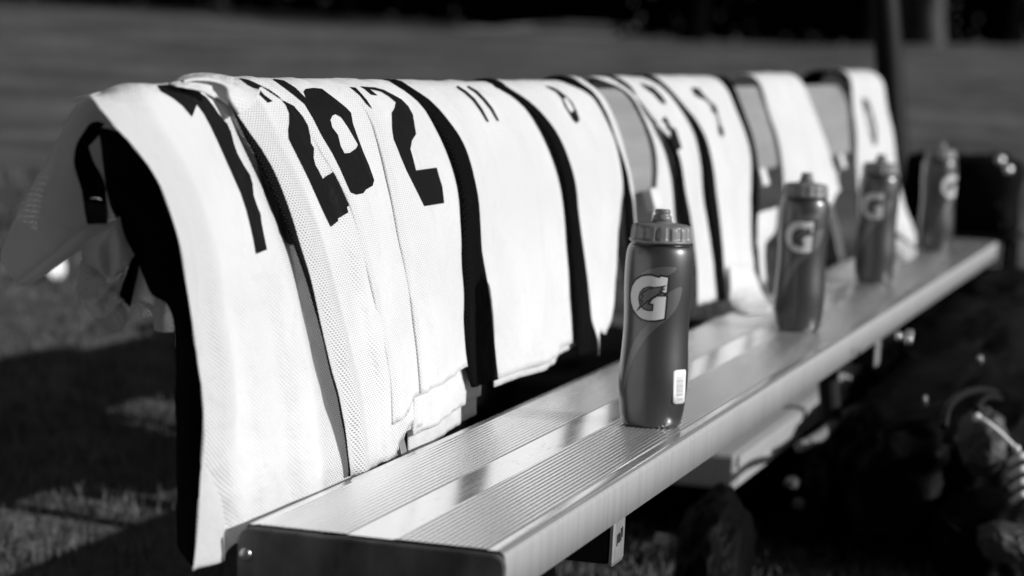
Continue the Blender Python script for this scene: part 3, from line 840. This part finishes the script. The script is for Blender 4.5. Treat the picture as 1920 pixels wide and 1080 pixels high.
patch('sleeve', [
    [z1(670, 695, .04), z1(760, 660, .01), z1(900, 600, .02), z1(1000, 540, .0), z1(1060, 400, .02)],
    [z1(690, 740, .04), z1(790, 720, .03), z1(880, 660, .00), z1(960, 620, .02), z1(1040, 560, .02)],
    [z1(735, 780, .04), z1(800, 780, .01), z1(890, 740, .025), z1(960, 690, .00), z1(1010, 700, .02)],
    [z1(770, 850, .03), z1(830, 830, .01), z1(900, 790, .02), z1(970, 740, .00), z1(1050, 730, .02)],
    [z1(800, 890, .03), z1(850, 880, .01), z1(930, 860, .00), z1(1000, 810, .01), z1(1090, 790, .03)]], M_BACK, r1, wob=.002, seed=7)
M_RIB = cloth('ribbed_cuff', .62, hole=.0, trans=.1)
_n = M_RIB.node_tree.nodes; _l = M_RIB.node_tree.links
wv = _n.new('ShaderNodeTexWave'); wv.inputs['Scale'].default_value = 95; wv.bands_direction = 'X'
uvn = _n.new('ShaderNodeUVMap'); _l.new(uvn.outputs[0], wv.inputs[0])
bpr = _n.new('ShaderNodeBump'); bpr.inputs['Distance'].default_value = .0012; bpr.inputs['Strength'].default_value = 1
_l.new(wv.outputs['Fac'], bpr.inputs['Height']); _l.new(bpr.outputs[0], _n['Principled BSDF'].inputs['Normal'])
patch('cuff', [
    [z1(800, 890, .03), z1(870, 880, .01), z1(950, 830, .00), z1(990, 780, .005), z1(1010, 712, .02)],
    [z1(840, 930, .03), z1(900, 950, .01), z1(980, 910, .00), z1(1050, 830, .005), z1(1060, 750, .02)],
    [z1(870, 965, .03), z1(940, 1005, .01), z1(1020, 980, .00), z1(1075, 910, .005), z1(1093, 800, .02)]], M_RIB, r1, seed=8)
patch('side_stripe', [
    [z1(1172, 325, .02), z1(1150, 340, .02), z1(1110, 395, .02)],
    [z1(1168, 460, .02), z1(1120, 480, .015), z1(1060, 530, .02)],
    [z1(1130, 640, .02), z1(1090, 660, .015), z1(1010, 700, .02)],
    [z1(1096, 802, .02), z1(1080, 790, .02), z1(1050, 760, .02)]], M_BIND, r1)
patch('lining', [
    [z1(1000, 0, .03), z1(1080, 30, .04), z1(1130, 60, .05)],
    [z1(1170, 360, .03), z1(1200, 400, .035), z1(1260, 420, .05)],
    [z1(1140, 570, .03), z1(1220, 600, .03), z1(1290, 640, .05)],
    [z1(1120, 680, .03), z1(1200, 700, .03), z1(1330, 740, .05)],
    [z1(1100, 800, .035), z1(1190, 745, .03), z1(1350, 800, .05)]], M_BACK, r1, wob=.001, seed=12)
patch('lining', [
    [z1(1170, 600, .05), z1(1280, 640, .05), z1(1400, 700, .05), z1(1480, 760, .05)],
    [z1(1180, 745, .05), z1(1290, 790, .045), z1(1400, 800, .035), z1(1490, 820, .05)],
    [z1(1270, 800, .05), z1(1310, 880, .045), z1(1380, 880, .03), z1(1490, 870, .05)],
    [z1(1310, 990, .05), z1(1340, 999, .045), z1(1400, 1000, .04), z1(1490, 1000, .05)]], M_MESH, r1, wob=.001, seed=14)
# black side panel: facing the camera end, from the armhole down to the hem
Lp = [(184, 236, -.04), (190, 262, -.03), (194, 300, -.02), (200, 345, -.01), (208, 385, .0), (222, 412, .01), (240, 450, .01), (256, 482, .01), (272, 520, .01), (288, 552, .01), (308, 560, .01), (326, 600, .01), (331, 680, .01), (332, 780, .01), (333, 900, .01), (333, 1020, .01)]
Rs = [.066, .072, .08, .09, .115, .14, .165, .185, .21, .235, .255, .29, .33, .37, .42, .474]
bm = bmesh.new(); uvl = bm.loops.layers.uv.new('UVMap')
lefts = catmull([onY(*q) for q in Lp], 5)
def Rpt(s):
    return J1['pt'](ev(J1['E'][0], s), s)
rights = []
for i_ in range(len(Rs)-1):
    rights += [Rpt(Rs[i_]+(Rs[i_+1]-Rs[i_])*k_/5) for k_ in range(5)]
rights.append(Rpt(Rs[-1]))
g = []
for a, b in zip(lefts, rights):
    r = []
    for k in range(13):
        t = k/12
        p = a.lerp(b, t)
        p.y += -.004*math.sin(math.pi*t) + .003*noise.noise(p*30)
        r.append(bm.verts.new(p))
    g.append(r)
for j in range(len(g)-1):
    for k in range(12):
        f = bm.faces.new((g[j][k], g[j][k+1], g[j+1][k+1], g[j+1][k]))
        for lp in f.loops: lp[uvl].uv = (lp.vert.co.x, lp.vert.co.z)
o = link('side_panel', mesh_of(bm), M_BLACK, r1); o.modifiers.new('t', 'SOLIDIFY').thickness = .0012
# armhole binding: a loop of black ribbon hanging open
c5 = (.2037, 100, 140)
def z5(a, b, Y=-.050): return (100+a*.2037, 140+b*.2037, Y)
patch('armhole_binding', [
    [z5(470, 455), z5(430, 515, -.046)],
    [z5(400, 430), z5(415, 560, -.046)],
    [z5(330, 455), z5(385, 600, -.045)],
    [z5(270, 545), z5(345, 645, -.045)],
    [z5(208, 650), z5(330, 670, -.045)],
    [z5(188, 800), z5(375, 800, -.045)],
    [z5(220, 930), z5(430, 910, -.045)],
    [z5(265, 1060), z5(478, 1040, -.045)],
    [(157, 375, -.050), (199, 370, -.045)],
    [(160, 400, -.050), (203, 400, -.045)],
    [(164, 421, -.050), (202, 419, -.045)]], M_BIND, r1, thick=.003, wob=.0008, sub=6)
# seam line on the binding
bm = bmesh.new(); tube(bm, catmull([onY(170, 372, -.0525), onY(180, 371.5, -.053), onY(189, 374, -.0525)], 4), .0006, 6)
link('seam', mesh_of(bm), M_CORD, r1)
# white collar lying open between the first two jerseys
patch('collar', [
    [(316, 157, -.128), (345, 151, -.122), (378, 152, -.118), (396, 160, -.112)],
    [(330, 161, -.118), (358, 162, -.112), (384, 168, -.107), (400, 174, -.103)],
    [(352, 166, -.112), (375, 170, -.106), (392, 177, -.101), (404, 184, -.098)]], M_WHITE, J1['root'], seed=2, fn=onX)
patch('collar', [
    [(372, 150, -.125), (400, 156, -.121), (424, 164, -.117)],
    [(388, 162, -.117), (408, 172, -.113), (426, 182, -.110)],
    [(402, 178, -.110), (416, 188, -.107), (428, 196, -.104)]], M_BACK, J1['root'], seed=2, fn=onX)
patch('collar', [
    [(318, 157, -.150), (345, 143, -.150), (380, 139, -.146), (415, 142, -.142), (450, 150, -.140), (490, 165, -.120)],
    [(330, 153, -.132), (352, 146, -.126), (385, 144, -.120), (416, 149, -.114), (444, 165, -.106), (475, 195, -.094)],
    [(345, 153, -.118), (368, 149, -.112), (398, 151, -.106), (424, 162, -.100), (430, 185, -.096), (448, 214, -.086)]], M_MESH, J2['root'], thick=.003, seed=2, fn=onX)
# ------------------------------------------------------------------ bottles
BR = [(0, .0), (.0330, .0), (.0352, .0015), (.0372, .006), (.0392, .016), (.0408, .030), (.0420, .046), (.0425, .062), (.0418, .080), (.0408, .098), (.0402, .116),
      (.0403, .132), (.0410, .148), (.0419, .165), (.0424, .182), (.0424, .196), (.0418, .208), (.0405, .2165), (.0380, .2220), (.0350, .2240), (.0345, .2262), (.001, .2262)]
def bottle_proto():
    root = empty('sports_bottle', (0, 0, 0), 'x', 'bottle', 'squeeze bottles standing on the bench seat')
    bm = bmesh.new()
    pr = [(r, 0, z) for r, z in BR[1:]]
    pts = catmull(pr, 4)
    def waist(j, t): return 0
    lathe(bm, [(max(p.x, .0008), p.z) for p in pts], 64)
    body = link('body', mesh_of(bm), M_BOTTLE, root)
    bm = bmesh.new()
    cp = [(.0384, .2262), (.0392, .2270), (.0392, .2290), (.0380, .2300), (.0376, .2330), (.0370, .2400), (.0364, .2440), (.0352, .2462), (.0320, .2476), (.0200, .2492), (.0130, .2500), (.0122, .2520)]
    def mod(j, t):
        return -.0016*(max(0, math.cos(t*16))**.5) if 3 <= j <= 6 else 0
    lathe(bm, cp, 192, mod)
    link('cap', mesh_of(bm), M_CAPB, root)
    bm = bmesh.new()
    lathe(bm, [(.0118, .2515), (.0114, .2560), (.0108, .2580), (.0094, .2590), (.0092, .2618), (.0098, .2628), (.0094, .2652), (.0080, .2660), (.0030, .2662)], 32)
    link('nozzle', mesh_of(bm), M_CAPB, root)
    return root, body
broot, bbody = bottle_proto()
vs = [v.co.copy() for v in bbody.data.vertices]; fs = [tuple(p.vertices) for p in bbody.data.polygons]
bbvh = BVHTree.FromPolygons(vs, fs)
CX6, CY6 = 870, 640       # crop pixels of the bottle's axis / scale: metres per crop pixel
def wrap(poly, m, name, off, cxp, thick=None):
    """flat print (crop pixels, seen square on) wrapped round the bottle; faces -Y before turning"""
    K = .265/ (990-38)
    loops = [[Vector(((x-cxp)*K, (988-y)*K, 0)) for x, y in poly]]
    bm = bmesh.new(); vs_ = [bm.verts.new(v) for v in loops[0]]
    for t in tessellate_polygon(loops):
        try: bm.faces.new([vs_[i] for i in t])
        except ValueError: pass
    for a_ in (0, 1):
        lo = min(v[a_] for v in loops[0]); hi = max(v[a_] for v in loops[0])
        c = lo+.003
        while c < hi:
            n_ = Vector((1, 0, 0)) if a_ == 0 else Vector((0, 1, 0))
            bmesh.ops.bisect_plane(bm, geom=bm.verts[:]+bm.edges[:]+bm.faces[:], plane_co=n_*c, plane_no=n_, dist=1e-6)
            c += .003
    for v in bm.verts:
        x_, z_ = v.co.x, v.co.y
        xx = max(-.0405, min(.0405, x_))
        h = bbvh.ray_cast(Vector((xx, -1, z_)), Vector((0, 1, 0)))
        p = h[0]; q = Vector((p.x, p.y, 0)).normalized()
        v.co = Vector((p.x, p.y, p.z)) + q*off
    bmesh.ops.recalc_face_normals(bm, faces=bm.faces)
    return link(name, mesh_of(bm), m, broot)
AXC = 862
def resm(poly, it=2):
    """round a closed outline a little (Chaikin)"""
    for _ in range(it):
        out = []
        for i in range(len(poly)):
            a, b = poly[i], poly[(i+1) % len(poly)]
            out += [(a[0]*.8+b[0]*.2, a[1]*.8+b[1]*.2), (a[0]*.2+b[0]*.8, a[1]*.2+b[1]*.8)]
        poly = out
    return poly
wrap(resm([(980, 350), (977, 400), (962, 455), (930, 500), (880, 545), (840, 590), (800, 660), (770, 740), (752, 830), (745, 830), (750, 740), (770, 650), (800, 580), (850, 520), (900, 400)]), M_SWOOSH, 'print', .0003, AXC)
wrap(resm([(960, 272), (940, 300), (880, 325), (820, 345), (790, 320), (830, 290), (890, 272)]), M_SWOOSH, 'print', .0003, AXC)
wrap([(850, 306), (882, 314), (889, 307), (928, 312), (925, 390), (918, 394), (925, 398), (921, 506), (880, 516), (845, 519), (815, 514), (795, 503), (770, 478), (755, 445), (750, 405), (757, 365), (775, 335), (800, 316), (825, 308)], M_LOGOK, 'logo', .0006, AXC)
wrap([(850, 315), (884, 323), (893, 316), (920, 320), (917, 384), (917, 402), (913, 499), (880, 508), (845, 511), (818, 506), (800, 496), (777, 472), (763, 441), (759, 405), (765, 370), (782, 342), (804, 324), (827, 317)], M_LOGO, 'logo', .0009, AXC)
wrap([(918, 384), (893, 387), (882, 372), (865, 363), (840, 361), (816, 371), (801, 392), (796, 420), (803, 447), (820, 465), (842, 471), (865, 469), (866, 438), (850, 436), (858, 422), (875, 404), (918, 402)], M_LOGOK, 'logo', .0012, AXC)
wrap([(905, 389), (890, 391), (876, 376), (860, 368), (840, 366), (820, 376), (807, 395), (803, 420), (810, 444), (824, 459), (842, 464), (859, 462), (859, 444), (838, 442), (850, 420), (870, 400), (905, 397)], M_LOGOG, 'logo', .0015, AXC)
wrap([(918, 352), (880, 360), (850, 366), (818, 384), (806, 404), (816, 408), (802, 430), (814, 432), (790, 480), (840, 432), (872, 410), (884, 400), (908, 382), (896, 380), (914, 368), (900, 366)], M_LOGOK, 'logo', .0018, AXC)
wrap([(898, 361), (868, 368), (842, 376), (822, 392), (817, 402), (826, 404), (812, 424), (824, 425), (808, 452), (838, 424), (866, 403), (892, 383), (882, 378), (900, 370), (888, 368)], M_LOGOG, 'logo', .0021, AXC)

def copy_tree(o, parent=None):
    c = o.copy(); COL.objects.link(c); c.parent = parent
    for ch in [x_ for x_ in bpy.data.objects if x_.parent == o]: copy_tree(ch, c)
    return c
spots = [(.1921, .849, 'nearest squeeze bottle, with a G emblem and a white barcode sticker near its base', -8),
         (.1644, 2.058, 'second squeeze bottle from the near end, in front of the plain wide jersey', 0),
         (.1442, 3.090, 'third squeeze bottle, G emblem turned left, in front of the farthest jersey', -8),
         (.1468, 4.121, 'farthest squeeze bottle, G emblem turned right, standing near the far end of the seat', 52)]
bots = []
for i, (bx, by, lb, rz) in enumerate(spots):
    o = broot if i == 0 else copy_tree(broot)
    bots.append(o)
for i, (bx, by, lb, rz) in enumerate(spots):
    o = bots[i]
    face = math.atan2(bx-CAM.x, -(CAM.y-by))          # turn the emblem towards where the photo shows it
    o.location = (bx, by, .0012)
    ang = math.atan2(CAM.y-by, CAM.x-bx) + math.pi/2
    o.rotation_euler = (0, 0, ang + math.radians(rz))
    o['label'] = lb
# sticker with bars on the nearest bottle
def sticker():
    R0 = .0423
    def q(a, z, o_): return Vector(((R0+o_)*math.sin(a), -(R0+o_)*math.cos(a), z))
    bm = bmesh.new()
    a0, a1, z0, z1_ = math.radians(45), math.radians(78), .031, .073
    n_ = 10
    def rr(t):   # rounded corners
        return 0
    cols_ = []
    for k in range(n_+1):
        a = a0+(a1-a0)*k/n_
        e = min(k, n_-k)
        ins = .002 if e == 0 else (.0006 if e == 1 else 0)
        cols_.append([bm.verts.new(q(a-.05*(z-z0)/.04, z, .0004)) for z in (z0+ins, z0+.014, z0+.028, z1_-ins)])
    for k in range(n_):
        for j in range(3): bm.faces.new((cols_[k][j], cols_[k+1][j], cols_[k+1][j+1], cols_[k][j+1]))
    st = link('sticker', mesh_of(bm), M_STICK, None)
    st.parent = bots[0]; st.matrix_parent_inverse = Matrix.Identity(4)
    st.modifiers.new('t', 'SOLIDIFY').thickness = .0002
    bm = bmesh.new()
    z = .041
    while z < .064:
        h = random.choice((.0005, .0008, .0012))
        vv = [[bm.verts.new(q(a0+.12+(a1-a0-.26)*k/6-.05*(z-z0)/.04, zz_, .0008)) for zz_ in (z, z+h)] for k in range(7)]
        for k in range(6): bm.faces.new((vv[k][0], vv[k+1][0], vv[k+1][1], vv[k][1]))
        z += h + random.choice((.0006, .0009))
    for zc in (.0355, .0372):
        vv = [[bm.verts.new(q(a0+.14+(a1-a0-.32)*k/6, zz_, .0008)) for zz_ in (zc, zc+.0008)] for k in range(7)]
        for k in range(6): bm.faces.new((vv[k][0], vv[k+1][0], vv[k+1][1], vv[k][1]))
    b2 = link('bars', mesh_of(bm), M_BAR, None, smooth=False)
    b2.parent = st; b2.matrix_parent_inverse = Matrix.Identity(4)
sticker()
# ------------------------------------------------------------------ bags and gear on the grass under and in front of the bench
def blob(bm, c, s, seed, amp=.12, rot=0, power=.75):
    r = bmesh.ops.create_icosphere(bm, subdivisions=5, radius=1)
    R = Matrix.Rotation(rot, 3, 'Z')
    for v in r['verts']:
        d = v.co.normalized()
        e = Vector([math.copysign(abs(q)**power, q) for q in d])
        k = 1 + amp*noise.noise(d*1.7+Vector((seed, 0, 0))) + amp*.6*noise.noise(d*4.5+Vector((0, seed, 0))) - amp*.55*(.5-abs(noise.noise(Vector((d.x*4, d.y*7, d.z*5+seed))))) + amp*.22*abs(noise.noise(d*13+Vector((seed, 3, 0))))
        e = Vector((e.x*s[0], e.y*s[1], e.z*s[2]))*k
        v.co = Vector(c) + R @ e
        zf = gz(v.co.x, v.co.y)
        if v.co.z < zf: v.co.z = zf + .0*v.co.z
def bag(name, label, cat, c, s, seed, m, rot=0, straps=(), lumps=(), bits=(), power=.7, group=None):
    root = empty(name, (c[0], c[1], gz(c[0], c[1])), label, cat, group)
    bm = bmesh.new(); blob(bm, c, s, seed, .13, rot, power)
    link('body', mesh_of(bm), m, root)
    for pts, r in straps:
        bm = bmesh.new(); tube(bm, catmull(pts, 6), r, 8)
        link('strap', mesh_of(bm), M_BAG2 if m is M_BAG else M_BAG, root)
    for (pc, ps, pm) in lumps:
        bm = bmesh.new(); blob(bm, pc, ps, seed+3, .15, rot, .8)
        link('lump', mesh_of(bm), pm, root)
    for bc, bs in bits:
        bm = bmesh.new(); box(bm, bc, bs, Matrix.Rotation(.6, 3, 'X'), min(bs)*.3)
        link('buckle', mesh_of(bm), M_BUCK, root)
    return root
bag('backpack', 'small crumpled black backpack under the seat, left of the shelf plank', 'bag', (.105, 1.76, -.350), (.060, .19, .112), 1, M_BAG, .1, power=.9)
bag('duffel_bag', 'large black duffel bag in front of the shelf plank, under the middle of the seat', 'bag', (.33, 2.90, -.305), (.16, .62, .165), 4, M_BAG, .0,
    lumps=[(onX(1485, 905, .16), (.012, .03, .010), M_GREYBAG), (onX(1497, 945, .16), (.010, .02, .010), M_GREYBAG)],  # small grey lumps added for the dim smudges on the bag
    bits=[(onX(1735, 752, .36), (.006, .010, .020))])
bag('duffel_bag', 'tall black duffel bag behind the large one, reaching nearly to the seat', 'bag', (.28, 3.65, -.27), (.17, .55, .19), 5, M_BAG, .0)
bag('bag', 'grey topped black bag lying by the end of the shelf plank', 'bag', (.15, 2.80, -.37), (.07, .42, .10), 8, M_BAG, .0,
    straps=[([onX(1500, 838, .15), onX(1530, 822, .16), onX(1560, 800, .165), onX(1590, 776, .165), onX(1618, 764, .16)], .011)])
bpy.data.objects[[o.name for o in bpy.data.objects if o.name.startswith('strap')][-1]].data.materials[0] = mat('grey_webbing', .16, .6, 0)
bag('backpack', 'big black backpack at the right edge of the picture, its top flap curved', 'bag', (.47, 2.75, -.29), (.10, .42, .15), 12, M_BAG, .0,
    straps=[([onX(1770, 800, .44), onX(1780, 760, .44), onX(1815, 735, .45), onX(1860, 735, .46), onX(1890, 760, .46)], .007),
            ([onX(1830, 765, .46), onX(1850, 745, .47), onX(1880, 750, .47)], .006)],
    bits=[(onX(1838, 675, .42), (.008, .012, .016)), (onX(1705, 632, .34), (.012, .03, .014)), (onX(1685, 630, .33), (.010, .015, .012))])
bag('duffel_bag', 'long low black bag behind the bench legs, added to darken the ground seen under the seat', 'bag', (-.12, 3.2, -.35), (.20, .78, .15), 41, M_BAG, 0)  # added dark mass: blackens the ground seen under the seat
bag('duffel_bag', 'black bag farthest back behind the bench, added to darken the grass there', 'bag', (-.52, 3.5, -.35), (.20, .70, .14), 43, M_BAG, 0)  # added as well, to blacken the grass farther back
# round dark pouch with a pale cord
pc = onY(1842, 828, 2.2)
pouch = bag('pouch', 'round charcoal pouch with a pale cord, in front of the backpack', 'pouch', pc, (.043, .05, .060), 17, M_GREYBAG, .3, power=.95)
cord = catmull([onY(1832, 783, 2.14), onY(1850, 792, 2.13), onY(1875, 812, 2.13), onY(1906, 842, 2.13)], 8)
bm = bmesh.new(); tube(bm, cord, .0042, 10)
bmesh.ops.create_uvsphere(bm, u_segments=14, v_segments=8, radius=.008, matrix=Matrix.Translation(cord[0]))
bmesh.ops.create_uvsphere(bm, u_segments=14, v_segments=8, radius=.007, matrix=Matrix.Translation(cord[-1]))
link('cord', mesh_of(bm), M_CORD, pouch)
rp = empty('rope', onY(1910, 900, 2.15), 'coil of pale rope cut off by the right edge of the picture', 'rope')
bm = bmesh.new()
for k in range(4):
    a0 = onY(1893+2*k, 868+24*k, 2.16+.006*k); a1 = onY(1915, 856+24*k, 2.14); a2 = onY(1945, 850+24*k, 2.18)
    tube(bm, catmull([a0, a1, a2], 6), .0060, 10)
link('coil', mesh_of(bm), M_CORD, rp)
# front row, low
bag('shoulder_bag', 'grey shoulder bag lying at the bottom right corner', 'bag', onY(1885, 1015, 2.1), (.045, .06, .030), 21, M_GREYBAG, .2,
    straps=[([onY(1765, 975, 2.15), onY(1785, 990, 2.14), onY(1815, 1010, 2.14), onY(1846, 1035, 2.15)], .006)])
bag('duffel_bag', 'black duffel bag lying below the round pouch', 'bag', (.50, 2.32, -.37), (.10, .16, .10), 25, M_BAG, -.15)
bag('duffel_bag', 'long black duffel bag under the seat behind the small backpack', 'bag', (.08, 3.7, -.34), (.15, .7, .14), 33, M_BAG, 0)
bag('duffel_bag', 'black duffel bag under the far end of the bench', 'bag', (.28, 4.35, -.25), (.17, .50, .19), 36, M_BAG, 0)
# bright scraps
for (x_, y_, sx, sy, lb) in ((1246, 1012, .017, .010, 'larger white scrap lying under the seat'), (1213, 1028, .009, .008, 'small white scrap beside the larger one'), (1176, 1063, .008, .008, 'white scrap on the grass below the stamped crossbar end')):
    c = onY(x_, y_, 1.9)
    bm = bmesh.new(); blob(bm, c, (sx, .012, sy), x_, .4, 0, .8)
    sc_ = link('paper_scrap', mesh_of(bm), M_CORD); tag(sc_, lb, 'litter', 'white scraps under the bench')
# white cup on the grass behind
c = onZ(78, 540, -.30)
g0 = onZ(78, 552, -.36)
bm = bmesh.new()
lathe(bm, [(.026, 0), (.036, .05), (.038, .06), (.034, .062)], 24)
cup = link('paper_cup', mesh_of(bm), M_WHITEP)
cup.rotation_euler = (math.radians(80), 0, 1.2)
gx, gy = g0.x, g0.y
cup.location = (gx, gy, gz(gx, gy)+.035)
tag(cup, 'white paper cup lying on the grass behind the nearest jersey', 'cup')

# dark equipment case on a stand past the far end, and the dark pole
case = empty('equipment_case', (.09, 5.35, -.46), 'black equipment case on a stand past the far end of the bench', 'case')
bm = bmesh.new(); box(bm, (.075, 5.35, .080), (.325, .29, .225), None, .03)
bmesh.ops.triangulate(bm, faces=bm.faces)
bmesh.ops.subdivide_edges(bm, edges=bm.edges[:], cuts=5, use_grid_fill=True)
for v_ in bm.verts: v_.co += Vector((noise.noise(v_.co*9), noise.noise(v_.co*9+Vector((7, 0, 0))), noise.noise(v_.co*9+Vector((0, 7, 0)))*1.3))*.016
link('body', mesh_of(bm), M_BAG, case)
bm = bmesh.new(); box(bm, (.19, 5.20, .205), (.06, .02, .012), None, .004)
link('handle', mesh_of(bm), M_BAG2, case)
for q in ((1875, 300), (1890, 318), (1868, 385), (1876, 425)):
    bm = bmesh.new()
    c = onY(q[0], q[1], 5.19)
    bmesh.ops.create_icosphere(bm, subdivisions=3, radius=.014 if q[1] < 320 else .007, matrix=Matrix.Translation(c))
    link('latch', mesh_of(bm), M_BUCK if q[1] < 320 else M_BAG2, case)
for sx, sy in ((-.06, 5.24), (.225, 5.24), (-.06, 5.46), (.225, 5.46)):
    bm = bmesh.new(); box(bm, (sx, sy, -.245), (.030, .030, .43), None, .004)
    link('leg', mesh_of(bm), M_DARKSTEEL, case, smooth=False)
bm = bmesh.new(); box(bm, (.082, 5.35, -.035), (.34, .31, .02), None, .004)
link('shelf', mesh_of(bm), M_DARKSTEEL, case, smooth=False)
bm = bmesh.new()
p1 = onY(1680, 300, 5.8); p0 = onY(1663, 60, 5.8)
d = (p1-p0)
pb = p1 + d*((p1.z+.50)/(-d.z)); pt_ = p0 - d*3.2
tube(bm, [pb, p1, p0, pt_], .044, 16)
tag(link('pole', mesh_of(bm), M_DARKSTEEL), 'leaning dark steel pole behind the far end of the bench', 'pole')

# ------------------------------------------------------------------ background
def tree(px_, py_, D, r, h, lean, label, bark, crown_r, seed, group='trees behind the field'):
    d = ray((px_, py_)); base = CAM + d*(D/d.y)
    bx, by = base.x, base.y
    b0 = Vector((bx, by, gz(bx, by)-.1))
    root = empty('tree', (bx, by, gz(bx, by)), label, 'tree', group)
    bm = bmesh.new()
    top_ = b0 + Vector((lean*h, 0, h))
    tube(bm, catmull([b0, b0.lerp(top_, .1)+Vector((0, 0, 0)), b0.lerp(top_, .5)+Vector((.15, 0, 0)), top_], 4), [r*1.5]+[r*1.12]*3+[r*(1-.05*i) for i in range(9)], 14)
    rnd = random.Random(seed)
    for k in range(6):
        a = rnd.uniform(0, 6.28); s_ = b0.lerp(top_, rnd.uniform(.45, .95))
        e = s_ + Vector((math.cos(a)*crown_r*.7, math.sin(a)*crown_r*.7, rnd.uniform(.5, 1.6)))
        tube(bm, [s_, s_.lerp(e, .5)+Vector((0, 0, .3)), e], [r*.35, r*.22, r*.08], 7)
    link('trunk', mesh_of(bm), bark, root)
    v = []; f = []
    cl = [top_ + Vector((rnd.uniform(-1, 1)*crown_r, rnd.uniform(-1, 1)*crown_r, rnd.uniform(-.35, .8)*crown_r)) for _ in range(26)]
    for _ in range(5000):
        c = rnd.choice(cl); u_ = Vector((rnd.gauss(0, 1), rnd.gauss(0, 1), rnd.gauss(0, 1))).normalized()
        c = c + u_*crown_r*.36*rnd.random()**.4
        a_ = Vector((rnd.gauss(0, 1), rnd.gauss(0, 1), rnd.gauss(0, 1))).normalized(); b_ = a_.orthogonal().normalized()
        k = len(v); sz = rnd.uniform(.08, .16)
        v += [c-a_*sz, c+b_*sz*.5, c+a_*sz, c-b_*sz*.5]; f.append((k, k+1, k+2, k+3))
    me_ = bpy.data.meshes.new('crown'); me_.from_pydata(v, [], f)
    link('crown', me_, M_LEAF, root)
tree(1748, 97, 39, .19, 5.2, -.10, 'tree with a pale bare trunk right of the dark pole', M_BARK, 2.6, 1)
tree(1672, 92, 41, .26, 5.5, .03, 'thick dark tree trunk directly behind the dark pole', M_BARKD, 2.8, 2)
tree(1635, 92, 43, .16, 5.0, .0, 'slim greyish tree trunk just left of the dark pole', mat('grey_bark', .022, .9, 0, spec=.05, var=.4, vscale=3), 2.4, 9)
tree(1300, 85, 44, .22, 5.2, .02, 'dark tree right of the pale low slab', M_BARKD, 3.0, 3)
tree(1010, 60, 50, .24, 5.6, -.02, 'dark tree directly behind the pale low slab', M_BARKD, 3.2, 4)
tree(640, 40, 47, .24, 5.4, .02, 'dark tree beyond the slope, left of the pale low slab', M_BARKD, 3.2, 5)
tree(1890, 90, 46, .22, 5.4, .0, 'dark tree at the far right of the field edge', M_BARKD, 3.0, 6)
tree(330, 10, 46, .24, 5.4, .0, 'leftmost dark tree at the field edge', M_BARKD, 3.0, 7)
# dense hedge behind the trees
rnd = random.Random(11)
v = []; f = []
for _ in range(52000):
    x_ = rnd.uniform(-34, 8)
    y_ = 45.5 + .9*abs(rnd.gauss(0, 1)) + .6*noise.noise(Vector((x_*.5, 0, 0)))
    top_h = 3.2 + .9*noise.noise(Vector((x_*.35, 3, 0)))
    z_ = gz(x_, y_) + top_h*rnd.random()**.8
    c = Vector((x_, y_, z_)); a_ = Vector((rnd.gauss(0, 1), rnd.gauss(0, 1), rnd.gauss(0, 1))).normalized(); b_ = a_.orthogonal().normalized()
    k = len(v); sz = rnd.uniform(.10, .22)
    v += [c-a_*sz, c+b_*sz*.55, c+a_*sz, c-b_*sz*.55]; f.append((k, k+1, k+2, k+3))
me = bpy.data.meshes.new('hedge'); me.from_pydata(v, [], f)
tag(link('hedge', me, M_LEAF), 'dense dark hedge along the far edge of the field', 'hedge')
# pale low slab (a flat low structure) at the field edge
dA = ray((872, 72)); dB = ray((1148, 76)); D = 36
pa = onY(872, 72, D); pb_ = onY(1148, 76, D)
slab = empty('low_bleacher', ((pa.x+pb_.x)/2, D, gz((pa.x+pb_.x)/2, D)), 'pale low slab-like bleacher at the far edge of the field', 'bleacher')
bm = bmesh.new()
za = gz((pa.x+pb_.x)/2, D)
wx = pb_.x-pa.x
zt = onY(1000, 38, D+2.2).z; xr_ = onY(1146, 45, D+2.2).x
pts = [(pa.x, .02, za+.02), (pa.x+wx*.3, zt-za-.02, zt-.02), (pb_.x-.02*wx, zt-za, zt), (pb_.x, zt-za, zt)]
A = [bm.verts.new((pa.x-.3, D, za+.02)), bm.verts.new((pb_.x, D, za+.02)), bm.verts.new((pb_.x, D, za-.3)), bm.verts.new((pa.x-.3, D, za-.3))]
B = [bm.verts.new((pa.x+.45*wx, D+2.2, zt)), bm.verts.new((xr_, D+2.2, zt)), bm.verts.new((xr_, D+2.2, za-.3)), bm.verts.new((pa.x+.45*wx, D+2.2, za-.3))]
pts = A
bm.faces.new(A); bm.faces.new(B[::-1])
for k in range(len(pts)): bm.faces.new((A[k], A[(k+1) % len(pts)], B[(k+1) % len(pts)], B[k]))
bmesh.ops.recalc_face_normals(bm, faces=bm.faces)
link('deck', mesh_of(bm), M_CONC, slab, smooth=False)
bm = bmesh.new()
for k in range(3): box(bm, (pa.x+wx*.66, D+.5+.6*k, za+.03+(zt-za)*(.5+.6*k)/2.2), (wx*.62, .25, .02))
link('tread', mesh_of(bm), M_CONC, slab, smooth=False)

# a child given an identity inverse sits in its parent's space: fix the ones built in world coordinates
bpy.context.view_layer.update()
